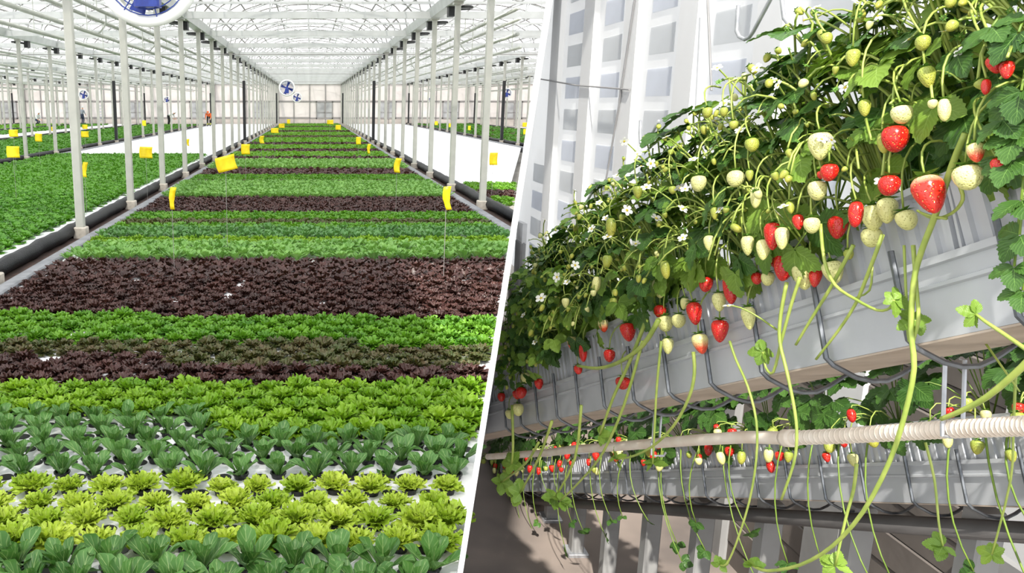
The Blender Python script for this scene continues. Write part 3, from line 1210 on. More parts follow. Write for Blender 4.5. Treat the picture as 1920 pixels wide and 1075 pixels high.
# ------------------------------------------------------------------ strawberry bay: setting
M['wallr'] = film_mat('bay_wall_film', (.96, .965, .97, 1), .0, .6)
M['pane_b'] = film_mat('pane_blue', (.905, .928, .975, 1), .0, .6)
M['pane_g'] = film_mat('pane_grey', (.885, .90, .915, 1), .0, .6)
M['plinth'] = plain('plinth_boards', srgb(128, 120, 114), .85, srgb(96, 90, 86), 2.2, bump=.2)
M['floor_r'] = plain('bay_floor', srgb(142, 130, 122), .9, srgb(104, 96, 92), 1.6, bump=.2)
M['cable'] = plain('cable_grey', srgb(150, 150, 152), .5)
WX = 2.4
M['colw'] = plain('column_white', srgb(236, 237, 238), .5, srgb(228, 229, 231), 2)
M['col_shade'] = plain('column_shade_grey', srgb(158, 158, 158), .7, srgb(142, 142, 142), 5)  # shade from the rows above, put into the grey of the lower columns
mb = MB()
mb.add([(WX, .8, -.74), (divider_x(.8, -.74) + .02, .8, -.74), (divider_x(9.9, -.74) + .01, 9.9, -.74), (WX, 9.9, -.74)][::-1], [(0, 1, 2, 3)])
tag(mb.obj('floor_bay', M['floor_r']), kind='structure')
mb = MB()
def wall_end(z, x=2.4):
    return (x - .1025 * (z - CAM_H)) / .2623 - .03


ya, yb_ = wall_end(-.05, WX), wall_end(4.4, WX)
mb.add([(WX, .8, -.05), (WX, ya, -.05), (WX, yb_, 4.4), (WX, .8, 4.4), (WX + .04, .8, -.05), (WX + .04, ya, -.05), (WX + .04, yb_, 4.4), (WX + .04, .8, 4.4)],
       [(0, 3, 2, 1), (4, 5, 6, 7), (0, 1, 5, 4), (1, 2, 6, 5), (2, 3, 7, 6), (3, 0, 4, 7)])
wr = tag(mb.obj('wall_right', M['wallr']), kind='structure')
for k in range(14):
    z = -.75 + .14 * k
    ye = min(wall_end(-.1, WX - .03) - .02, 2.4 + (1.2 - z) / 1.25 * 6.1)
    mb = MB()
    mb.bbox(WX - .025 - .004 * (k % 2), WX - .002, .8, ye, z, z + .134, .006)
    mb.obj('plank', M['plinth'], wr)
pcol = MB()
pcol.bbox(-.05, .0, -.13, .13, 0, 1, .002)
pcol = pcol.mesh('wall_column', M['colw'])
pshade = MB()
pshade.bbox(-.06, .0, -.14, .14, -.75, .32, .02)
pshade = pshade.mesh('column_shaded_foot', M['col_shade'])
pp = MB()
pp.bbox(-.005, 0, -.2, .2, -.095, .095, .001)
pane_b = pp.mesh('pane', M['pane_b'])
pane_g = pp.mesh('pane', M['pane_g'])
nw = 20
for i in range(-4, 6):
    yc = 4.92 + .96 * i
    if yc < 1.0:
        continue
    yk = yc + .48
    if yk + .15 < wall_end(.4, WX - .06):
        zt_ = min(4.3, CAM_H + (WX - .06 - .2623 * (yk + .18)) / .1025)
        o = link('wall_column', pcol, wr, (WX, yk, .3))
        o.scale = (1, 1, zt_ - .3)
        link('column_shaded_foot', pshade, wr, (WX, yk, 0))
    if yc + .3 > wall_end(.4, WX - .05):
        continue
    nw += 1
    wn = empty('window_%d' % nw, (WX - .002, yc, 0))
    tag(wn, kind='structure')
    for q in range(14):
        z = .25 + .285 * q
        if yc + .3 > wall_end(z + .15, WX - .05):
            continue
        link('pane', pane_b if (q + (i % 2) * 0) % 2 == 0 else pane_g, wn, (0, 0, z))


def on_wall(u, v, off=.06):
    r = ray(u, v)
    return CAM + r * ((WX - off) / r.x)


for px, lab in (([(1193, -20), (1160, 200), (1105, 520)], 'thin grey cable slanting down the white wall'),
                ([(1326, -20), (1331, 90), (1334, 170)], 'thin grey cable hanging before the widest window strip'),
                ([(1000, 146), (1080, 160), (1180, 168)], 'thin grey wire running level along the white wall')):
    mb = MB()
    mb.tube([on_wall(u, v) for u, v in px], .007, 6)
    tag(mb.obj('cable', M['cable']), lab, 'cable')

# ------------------------------------------------------------------ gutter frame
A_CAM = (.8604, (V0 - 434) / F_PX, 1.0)
D_CAM = Vector((-.072, -.2367, 1.0))
D = (C_R * D_CAM.x + C_U * D_CAM.y + C_F * D_CAM.z).normalized()
R_ = D.cross(Vector((0, 0, 1))).normalized()
U_ = R_.cross(D).normalized()


def frame(a):
    m = Matrix.Identity(4)
    for c, vec in enumerate((R_, D, U_)):
        for r in range(3):
            m[r][c] = vec[r]
    m.translation = CAM + C_R * a[0] + C_U * a[1] + C_F * a[2]
    return m


MR = frame(A_CAM)
MRI = MR.inverted()


def loc_px(u, v, r0, m=MR, mi=MRI):
    """point of the ray through a picture point that lies r0 behind the front face of the gutter, in gutter coordinates"""
    o = mi @ CAM
    d = mi.to_3x3() @ ray(u, v)
    return o + d * ((r0 - o.x) / d.x)


def clear(p, m=None, margin=.05):
    q = (m or MR) @ p
    return q.x - divider_x(q.y, q.z) > margin


M['gutter'] = plain('gutter_white', srgb(190, 193, 198), .24, srgb(178, 181, 187), 8)
M['tray'] = plain('tray_white', srgb(196, 199, 205), .3, srgb(184, 187, 193), 8)
M['under'] = plain('gutter_under_reflected', srgb(196, 180, 166), .5, srgb(176, 160, 146), 14)  # brownish reflected light put into the underside colour
M['coir'] = plain('coir_brown', srgb(70, 48, 34), .95, srgb(46, 32, 24), 40, bump=.4)
M['wire'] = plain('galvanised_wire', srgb(120, 124, 130), .35, srgb(92, 96, 102), 40, metal=.6)
M['wire_l'] = plain('zinc_wire', srgb(186, 188, 192), .3, srgb(160, 162, 168), 30, metal=.5)
M['tubep'] = plain('growth_pipe', srgb(236, 226, 214), .35, srgb(222, 206, 190), 18)
S0 = -.82
S1 = S0
while clear(Vector((-.012, S1 + .02, -.13)), MR, .012) and clear(Vector((-.012, S1 + .02, .12)), MR, .012):
    S1 += .01


def clip_mesh(me, m):
    bm_ = bmesh.new()
    bm_.from_mesh(me)
    mi_ = m.inverted()
    co = mi_ @ Vector((divider_x(0, 0) + .014, 0, 0))
    no = (mi_.to_3x3() @ Vector((1, -.2623, -.1025))).normalized()
    bmesh.ops.bisect_plane(bm_, geom=bm_.verts[:] + bm_.edges[:] + bm_.faces[:], plane_co=co, plane_no=no, clear_inner=True)
    out = bpy.data.meshes.new(me.name)
    bm_.to_mesh(out)
    bm_.free()
    for mm in me.materials:
        out.materials.append(mm)
    return out


def build_gutter(m, lab, seg0, seg1, lab2):
    g = empty('growing_gutter', mat=m)
    tag(g, lab, 'gutter', 'strawberry gutters')
    mb = MB()
    prof = [(-.006, .004), (-.006, -.006), (0, -.008), (.001, -.03), (-.004, -.032), (-.004, -.037), (.002, -.039), (.004, -.105), (.15, -.105), (.152, .004)]
    n = len(prof)
    vs_ = [(x, seg0, z) for x, z in prof] + [(x, seg1, z) for x, z in prof]
    mb.add(vs_, [(i, i + 1, n + i + 1, n + i) for i in range(n - 1)])
    link('channel', clip_mesh(mb.mesh('channel', M['gutter']), m), g)
    mb = MB()
    mb.box(.003, .151, seg0, seg1, -.1085, -.1055)
    link('underside', clip_mesh(mb.mesh('underside', M['under']), m), g)
    k = 0
    s = seg0 + (.82 + .194) % .172
    while s < seg1:
        if not clear(Vector((-.012, s, .03)), m, .012) or not clear(Vector((-.012, s, -.13)), m, .012):
            break
        pts = [(-.010, s, .03), (-.010, s, -.10), (.0, s, -.112), (.034, s, -.132), (.06, s, -.139), (.085, s, -.139), (.11, s, -.13), (.158, s, -.105), (.16, s, .03)]
        mb = MB()
        mb.tube(pts, .0042, 6)
        mb.obj('wire_bracket', M['wire'], g)
        s += .172
    # trays with flutes
    s = seg0
    i = 0
    L = .46
    tm = MB()
    ft = []
    nfl = 16
    for f in range(nfl):
        a = f * L / nfl
        w = L / nfl
        ft += [(a + w * .06, .0), (a + w * .5, .0), (a + w * .58, .006), (a + w * .98, .006)]
    ring = [(x - .0005, y) for (y, x) in ft]
    nn = len(ring)
    zt = [(.104, -.008), (.097, -.008), (.095, 0.0), (.003, .004), (.0, .006)]
    vs_ = []
    for (z, dx) in zt:
        for (x, y) in ring:
            vs_.append((x + dx if z < .096 else dx - .001, y, z))
    fs = []
    for a in range(len(zt) - 1):
        for b in range(nn - 1):
            fs.append((a * nn + b, (a + 1) * nn + b, (a + 1) * nn + b + 1, a * nn + b + 1))
    tm.add(vs_, fs)
    tm.box(-.009, .01, .0, L - .008, .104, .107)
    tm.box(.14, .16, .0, L - .008, .0, .107)
    tm.box(.0, .15, .0, .004, .0, .1)
    tm.box(.0, .15, L - .012, L - .008, .0, .1)
    tme = tm.mesh('tray_wall', M['tray'])
    cm = MB()
    vs_, fs = [], []
    for a in range(12):
        for b in range(5):
            vs_.append((.005 + .145 * b / 4, .002 + (L - .012) * a / 11, .088 + RNG.uniform(-.006, .012)))
    for a in range(11):
        for b in range(4):
            fs.append((a * 5 + b, a * 5 + b + 1, a * 5 + b + 6, a * 5 + b + 5))
    cm.add(vs_, fs)
    cme = cm.mesh('substrate', M['coir'])
    while s + L < seg1 + .005:
        mt_ = m @ Matrix.Translation((0, s, 0))
        cut = not clear(Vector((-.012, s + L, .11)), m, .014) or not clear(Vector((-.012, s + L, 0)), m, .014)
        ta, ca_ = (clip_mesh(tme, mt_), clip_mesh(cme, mt_)) if cut else (tme, cme)
        if not ta.polygons:
            break
        i += 1
        r = empty('plant_tray', mat=mt_)
        tag(r, 'white fluted plant tray in the %s, %s' % (lab2, ordn(i - 1) + ' from the right' if i > 1 else 'nearest end, almost out of view'), 'tray', 'fluted trays of the ' + lab2)
        link('tray_wall', ta, r)
        if ca_.polygons:
            link('substrate', ca_, r)
        s += L
    return g


build_gutter(MR, 'white hanging gutter with wire brackets carrying the front strawberry row', S0, S1 + .8, 'front strawberry gutter')

# growth pipe hung under the gutter
PIPE_PX = [(2010, 795), (1920, 799), (1779, 805), (1671, 812), (1575, 818), (1480, 822), (1400, 820), (1300, 826), (1200, 834), (1141, 839), (1085, 842), (1029, 849), (960, 854), (915, 857)]
pp = [loc_px(u, v, .05) for u, v in PIPE_PX]
pp.insert(0, pp[0] + Vector((0, -.9, -.0)) + (pp[0] - pp[1]) * .1)
fine = []
for a, b in zip(pp[:-1], pp[1:]):
    for q in range(4):
        fine.append(a.lerp(b, q / 4))
fine.append(pp[-1])
pr = empty('growth_pipe', mat=MR)
tag(pr, 'white hanging pipe running below the front strawberry gutter', 'pipe')
mb = MB()
mb.tube(fine, .0125, 14)
mb.obj('pipe_body', M['tubep'], pr, True)
c0, c1 = loc_px(1488, 822, .05), loc_px(1472, 822, .05)
mb = MB()
mb.tube([c0, c0.lerp(c1, .3), c0.lerp(c1, .7), c1], .0165, 14)
mb.obj('pipe_coupling', M['tubep'], pr, True)
# ribbing of the near pipe sleeve
rb = MB()
for k in range(46):
    u = 1500 + k * 9.6
    i0 = max(i for i in range(len(PIPE_PX)) if PIPE_PX[i][0] >= u)
    (ua, va), (ub, vb) = PIPE_PX[i0], PIPE_PX[i0 + 1]
    t = (u - ua) / (ub - ua)
    c = loc_px(u, va + (vb - va) * t, .05)
    ax = (loc_px(ub, vb, .05) - loc_px(ua, va, .05)).normalized()
    rb.tube([c - ax * .0012, c + ax * .0012], .0134, 12)
rb_o = rb.obj('sleeve_ribs', M['tubep'], pr, True)
rb_o['kind'] = 'stuff'
# hanger wires holding the pipe
for (us, vt, vb_, lab) in (((1770, 1807), 676, 792, 'zinc wire hanger from gutter bracket to pipe at right'), ((1225, 1238), 778, 828, 'zinc wire hanger from gutter to pipe, farther along')):
    r = empty('pipe_hanger', mat=MR)
    tag(r, lab, 'hanger', 'pipe hangers')
    for i, u in enumerate(us):
        a, b = loc_px(u + 2, vt, .04 + .04 * i), loc_px(u - 2, vb_ + 4, .036 + .028 * i)
        mb = MB()
        mb.tube([a + Vector((0, .006, .004)), a, b], .0030, 6)
        mb.obj('hanger_wire', M['wire_l'], r)
    a = loc_px(us[0] - 3, vb_ + 2, .033)
    cpt = loc_px((us[0] - 3), vb_ + 28, .033)
    mb = MB()
    mb.tube([a, a.lerp(cpt, .9), cpt + Vector((.01, 0, 0)), cpt + Vector((.03, .0, 0)), cpt + Vector((.036, 0, .008))], .0030, 6)
    mb.obj('hook', M['wire_l'], r)
# top suspension hooks
for (pts, r0, th, lab) in (([(1384, 10), (1382, 40), (1381, 58), (1386, 69), (1396, 74), (1405, 70), (1412, 60), (1428, 30), (1442, 4), (1465, -40)], .14, .0042, 'bent steel wire hook at the top above the strawberry foliage'),
                           ([(1463, -30), (1467, 10), (1470, 34), (1478, 45), (1490, 48)], .14, .004, 'steel wire end beside the big hook at the top'),
                           ([(1201, 226), (1200, 250), (1201, 268), (1206, 275), (1213, 270), (1228, 240), (1236, 226)], .16, .0042, 'small steel hook rising from the foliage, second along the row'),
                           ([(1078, 356), (1078, 378), (1080, 388), (1086, 392), (1094, 388), (1110, 362), (1122, 341), (1127, 340), (1131, 352)], .16, .0042, 'far steel hook above the foliage, third along the row')):
    q = [loc_px(u, v, r0) for u, v in pts]
    mb = MB()
    mb.tube(q, th, 8)
    tag(mb.obj('wire_hook', M['wire_l'], None, True, mat=MR), lab, 'hook', 'suspension hooks')

# ------------------------------------------------------------------ strawberry parts
M['sleaf'] = leaf_mat('leaf_strawberry', srgb(40, 74, 32), srgb(80, 118, 50), srgb(120, 160, 80), .38, .035, .22, .3, vein_f=46.)
M['sleaf_l'] = leaf_mat('leaf_strawberry_light', srgb(92, 130, 46), srgb(142, 172, 70), srgb(160, 190, 100), .4, .035, .3, .3, vein_f=46.)
M['stem'] = plain('stem_green', srgb(166, 180, 88), .4, srgb(134, 156, 66), 30)
M['stem_d'] = plain('stem_dark', srgb(120, 146, 54), .45, srgb(98, 126, 44), 30)
M['calyx'] = plain('calyx_green', srgb(104, 148, 52), .5, srgb(76, 120, 40), 60)
M['petal'] = plain('petal_white', srgb(248, 248, 244), .5, srgb(240, 240, 232), 40)
M['stamen'] = plain('stamen_yellow', srgb(216, 190, 60), .6)


def berry_mat(name, base, tip, seed_c, mixpos=None, rough=.25):
    t = NT(name)
    tc = t.n('ShaderNodeTexCoord').outputs['Object']
    vo = t.n('ShaderNodeTexVoronoi')
    vo.inputs['Scale'].default_value = 8.5
    t.l(tc, vo.inputs['Vector'])
    dist = vo.outputs['Distance']
    sep = t.n('ShaderNodeSeparateXYZ')
    t.l(tc, sep.inputs[0])
    f = t.ramp(sep.outputs[2], *(mixpos or (-.2, -1.1)))
    c = t.mix(f, base, tip)
    c = t.mix(t.ramp(dist, .2, .14), c, seed_c)
    t.l(c, t.b.inputs['Base Color'])
    t.b.inputs['Roughness'].default_value = rough
    t.b.inputs['Coat Weight'].default_value = .2
    t.b.inputs['Subsurface Weight'].default_value = .0
    t.bump(t.ramp(dist, .05, .45), .35, .05)
    return t.m


M['b_red'] = berry_mat('berry_red', srgb(206, 34, 26), srgb(190, 24, 20), srgb(226, 160, 60))
M['b_shoulder'] = berry_mat('berry_pale_shoulder', srgb(240, 190, 150), srgb(212, 40, 28), srgb(228, 170, 80), (-.02, -.3))
M['b_white'] = berry_mat('berry_white', srgb(222, 220, 152), srgb(212, 210, 132), srgb(166, 160, 78), rough=.4)
M['b_half'] = berry_mat('berry_half', srgb(226, 218, 150), srgb(212, 70, 40), srgb(200, 150, 70), (-.35, -.85), .35)
M['b_green'] = berry_mat('berry_green', srgb(150, 164, 70), srgb(172, 170, 66), srgb(110, 118, 44), rough=.45)


def berry_mesh(mat, prof, seed):
    rng = random.Random(seed)
    n = 16
    vs_, fs = [], []
    for i, (r, h) in enumerate(prof):
        for k in range(n):
            a = 2 * math.pi * k / n
            rr = r * (1 + .05 * math.sin(2 * a + seed) + rng.uniform(-.015, .015))
            vs_.append((rr * math.cos(a), rr * math.sin(a), h))
    for i in range(len(prof) - 1):
        for k in range(n):
            j = (k + 1) % n
            fs.append((i * n + k, (i + 1) * n + k, (i + 1) * n + j, i * n + j))
    mb_ = MB()
    mb_.add(vs_, fs)
    return mb_.mesh('berry', mat, True)


# unit berry: about 1 wide, hanging down from the origin
P_CONE = [(.02, -.0), (.2, .03), (.38, -.02), (.48, -.16), (.5, -.32), (.47, -.52), (.4, -.74), (.3, -.95), (.19, -1.1), (.08, -1.18), (.01, -1.2)]
P_ROUND = [(.02, 0), (.22, .03), (.4, -.04), (.49, -.2), (.5, -.4), (.45, -.62), (.35, -.82), (.22, -.96), (.09, -1.02), (.01, -1.03)]
P_LONG = [(.02, 0), (.18, .03), (.33, -.03), (.44, -.2), (.5, -.5), (.49, -.8), (.42, -1.1), (.31, -1.32), (.18, -1.46), (.07, -1.52), (.01, -1.53)]
BER = {}
for kn in ('red', 'shoulder', 'white', 'half', 'green'):
    BER[kn] = [berry_mesh(M['b_' + kn], P, q) for q, P in enumerate((P_CONE, P_ROUND, P_LONG))]
cx = MB()
for k in range(8):
    a = 2 * math.pi * k / 8 + .2
    ca, sa = math.cos(a), math.sin(a)
    t = .15 if k % 2 else .02
    def cp(r, s_, z):
        return (r * ca - s_ * sa, r * sa + s_ * ca, z)
    cx.add([cp(.03, -.07, .06), cp(.03, .07, .06), cp(.26, .12, .09 + t * .5), cp(.26, -.12, .09 + t * .5), cp(.55, 0, .02 + t), cp(.26, 0, .12 + t * .5)],
           [(0, 1, 2, 5), (0, 5, 3, 3)[:3], (5, 2, 4), (5, 4, 3)])
cx.tube([(0, 0, .03), (0, 0, .22)], .06, 6)
calyx_me = cx.mesh('calyx', M['calyx'])
fl = MB()
for k in range(5):
    a = 2 * math.pi * k / 5
    ca, sa = math.cos(a), math.sin(a)
    ring = [(.12, -.06), (.3, -.2), (.5, -.24), (.66, -.15), (.7, 0), (.66, .15), (.5, .24), (.3, .2), (.12, .06)]
    vs_ = [(r * ca - s_ * sa, r * sa + s_ * ca, .04 + .12 * r + .2 * abs(s_)) for r, s_ in ring]
    fl.add(vs_, [tuple(range(9))])
flower_me = fl.mesh('petals', M['petal'])
fc = MB()
fc.lathe([(.0, .16), (.1, .15), (.17, .09), (.15, .02), (.0, .0)][::-1], 10)
fcen_me = fc.mesh('flower_center', M['stamen'], True)


def leaflet(seed, L=1.0, W=.78):
    """toothed, folded leaflet along +y"""
    rng = np.random.default_rng(seed)
    nt = 8
    rows = 2 * nt + 1
    V, UVs = [], []
    cols = [-1, -.5, 0, .5, 1]
    for i in range(rows):
        t = i / (rows - 1)
        w = W / 2 * math.sin(math.pi * min(1, t ** .85 * .985 + .01)) ** .72
        for c in cols:
            tooth = 1.0
            dy = 0.0
            if abs(c) == 1:
                tooth = 1.1 if i % 2 else .93
                dy = .035 * (1 if i % 2 else 0)
            x = c * w * tooth
            y = t * L + dy * L - .03 * abs(c)
            z = .16 * abs(c) * w * 1.2 + .035 * math.sin(t * 22) * abs(c) * (.5 if abs(c) < 1 else 1) * .6 - .22 * (t - .2) ** 2 + rng.normal(0, .008)
            V.append((x, y, z))
            UVs.append(((c + 1) / 2, t))
    V, UVs = np.array(V), np.array(UVs)
    idx = np.arange(rows * 5).reshape(rows, 5)
    Q = np.stack([idx[:-1, :-1], idx[:-1, 1:], idx[1:, 1:], idx[1:, :-1]], -1).reshape(-1, 4)
    return V, Q, UVs


def trifoliate(seed, mat):
    rng = random.Random(seed)
    Vs, Qs, Us = [], [], []
    off = 0
    for az, sc in ((0, 1.0), (1.25 + rng.uniform(-.2, .2), .9), (-1.25 + rng.uniform(-.2, .2), .9)):
        V, Q, U = leaflet(seed * 3 + int(az * 10) + 50)
        V = V * sc
        V[:, 1] += .06
        tilt = rng.uniform(-.25, .15)
        cy, sy = math.cos(tilt), math.sin(tilt)
        y, z = V[:, 1] * cy - V[:, 2] * sy, V[:, 1] * sy + V[:, 2] * cy
        ca, sa = math.cos(-az), math.sin(-az)
        V = np.stack([V[:, 0] * ca - y * sa, V[:, 0] * sa + y * ca, z], -1)
        Vs.append(V)
        Qs.append(Q + off)
        Us.append(U)
        off += len(V)
    return np_mesh('leaf', np.concatenate(Vs), np.concatenate(Qs), np.concatenate(Us), mat)


LEAF_D = [trifoliate(q, M['sleaf']) for q in range(4)]
LEAF_L = [trifoliate(q + 9, M['sleaf_l']) for q in range(3)]
LEAF_1 = [np_mesh('leaf', *leaflet(70 + q), M['sleaf_l']) for q in range(2)]


def orient(pos, ydir, zdir, sc):
    y = ydir.normalized()
    z = (zdir - y * zdir.dot(y)).normalized()
    x = y.cross(z)
    m = Matrix.Identity(4)
    for c, vec in enumerate((x, y, z)):
        for r in range(3):
            m[r][c] = vec[r] * sc
    m.translation = pos
    return m


def bez(a, c, b, n=8):
    return [a * (1 - t) ** 2 + c * (2 * t * (1 - t)) + b * t * t for t in [i / n for i in range(n + 1)]]


def hang_mat(pos, sc, rng, lean=.25, ln=1.0):
    return Matrix.Translation(pos) @ Matrix.Rotation(rng.uniform(-lean, lean), 4, 'X') @ Matrix.Rotation(rng.uniform(-lean, lean) + .1, 4, 'Y') @ Matrix.Rotation(rng.uniform(0, 6.28), 4, 'Z') @ Matrix.Diagonal((sc, sc, sc * ln, 1))


def add_berry(root, base, pos, width, kind, rng, ln=1.0, shape=None, calyx=True, lean=.25):
    """pos, in gutter coordinates, is where the calyx sits"""
    me = BER[kind][rng.randrange(3) if shape is None else shape]
    b = link('berry', me, root, mat=hang_mat(pos - base, width, rng, lean, ln))
    if calyx:
        link('calyx', calyx_me, b)
    return b


def add_stem(root, base, pts, r, mat=None, r2=None, name='stem', sides=5):
    mb = MB()
    mb.tube([p - base for p in pts], r, sides, r2)
    return mb.obj(name, mat or M['stem'], root, True)


def sp(th, f, s, rng_s=0.0):
    """point on the mound of foliage: th from 0 (back) over 90 (top) to 180 (front)"""
    a = math.radians(th)
    return Vector((.085 + .2 * f * math.cos(a) * (1.0 if th < 90 else .85), s, .11 + .40 * f * max(-.12, math.sin(a))))


def plant(m, s, lab, rng, dense=1.0, group='strawberry plants of the front row', front_leaves=5):
    base = Vector((.08, s, .09))
    root = empty('strawberry_plant', mat=m @ Matrix.Translation(base))
    tag(root, lab, 'strawberry plant', group)
    nl = int(46 * dense)
    for i in range(nl):
        top = i < nl * .5
        th = rng.uniform(20, 125) if top else rng.uniform(110, 188)
        f = rng.uniform(.6, 1.02) if top else rng.uniform(.45, .9)
        p = sp(th, f, s + rng.uniform(-.12, .12))
        if not clear(p, m, .022):
            continue
        tight = not clear(p, m, .075)
        rad = (p - Vector((.085, p.y, .12))).normalized()
        tang = Vector((rad.z, 0, -rad.x)) * (1 if th < 90 else -1) + Vector((0, rng.uniform(-.9, .9), 0)) + Vector((0, 0, -.2))
        nrm_ = rad * .7 + Vector((rng.uniform(-.5, .2), rng.uniform(-.6, .2), .7))
        sc = rng.uniform(.055, .085) if top else rng.uniform(.042, .066)
        if tight:
            sc *= .45
        me = LEAF_D[rng.randrange(4)] if rng.random() < (.8 if top else .38) else LEAF_L[rng.randrange(3)]
        link('leaf', me, root, mat=orient(p - base, tang, nrm_, sc))
        c = base.lerp(p, .5) + Vector((.0, 0, .10))
        if i % 3:
            continue
        add_stem(root, base, bez(base + Vector((rng.uniform(-.02, .02), rng.uniform(-.03, .03), 0)), c, p, 6), .0022, M['stem_d'], .0016, 'petiole', 4)
    # flower and fruit stalks bending over the front
    for i in range(int(23 * dense)):
        th = rng.uniform(105, 180)
        f = rng.uniform(.88, 1.1)
        p = sp(th, f, s + rng.uniform(-.16, .16)) + Vector((0, 0, rng.uniform(-.03, .02)))
        if not clear(p, m, .06):
            continue
        c = base.lerp(p, .6) + Vector((-.02, 0, rng.uniform(.08, .2)))
        pts = bez(base + Vector((rng.uniform(-.03, 0), rng.uniform(-.03, .03), 0)), c, p, 8)
        add_stem(root, base, pts, .0026, None, .0017)
        tip = p
        k = rng.random()
        if k < .50:
            w = rng.uniform(.008, .015)
            add_berry(root, base, tip, w, 'green' if rng.random() < .8 else 'white', rng, 1.0, None, True, .7)
        elif k < .68:
            fm = orient(tip - base, Vector((rng.uniform(-1, 1), rng.uniform(-1, 1), .2)), Vector((-.7, -.6, .6)), rng.uniform(.013, .018))
            fo = link('flower', flower_me, root, mat=fm)
            link('flower_center', fcen_me, fo)
        # side stalks with buds
        for q in range(rng.choice((1, 2, 2))):
            a = pts[rng.choice((4, 5, 6))]
            b = a + Vector((rng.uniform(-.05, .01), rng.uniform(-.05, .05), rng.uniform(-.04, .03)))
            add_stem(root, base, bez(a, a.lerp(b, .5) + Vector((0, 0, .02)), b, 4), .0015, None, .0011, 'stem', 4)
            if rng.random() < .75:
                o = link('bud', calyx_me, root, mat=hang_mat(b - base, rng.uniform(.009, .015), rng, 1.2))
            else:
                add_berry(root, base, b, rng.uniform(.006, .010), 'green', rng, 1.0, None, True, .8)
    return root, base


srng = random.Random(77)
PLANTS = []
n = -1
s = -.4
while s < S1 + .8 and clear(Vector((.08, s, .12)), MR, .03):
    n += 1
    root, base = plant(MR, s, 'strawberry plant with fruit on the front gutter, ' + ('%s from the right end' % ordn(n) if n else 'nearest end, almost out of view'), srng)
    PLANTS.append((s, root, base))
    s += .165


def near_plant(s):
    return min(PLANTS, key=lambda q: abs(q[0] - s))[1:]


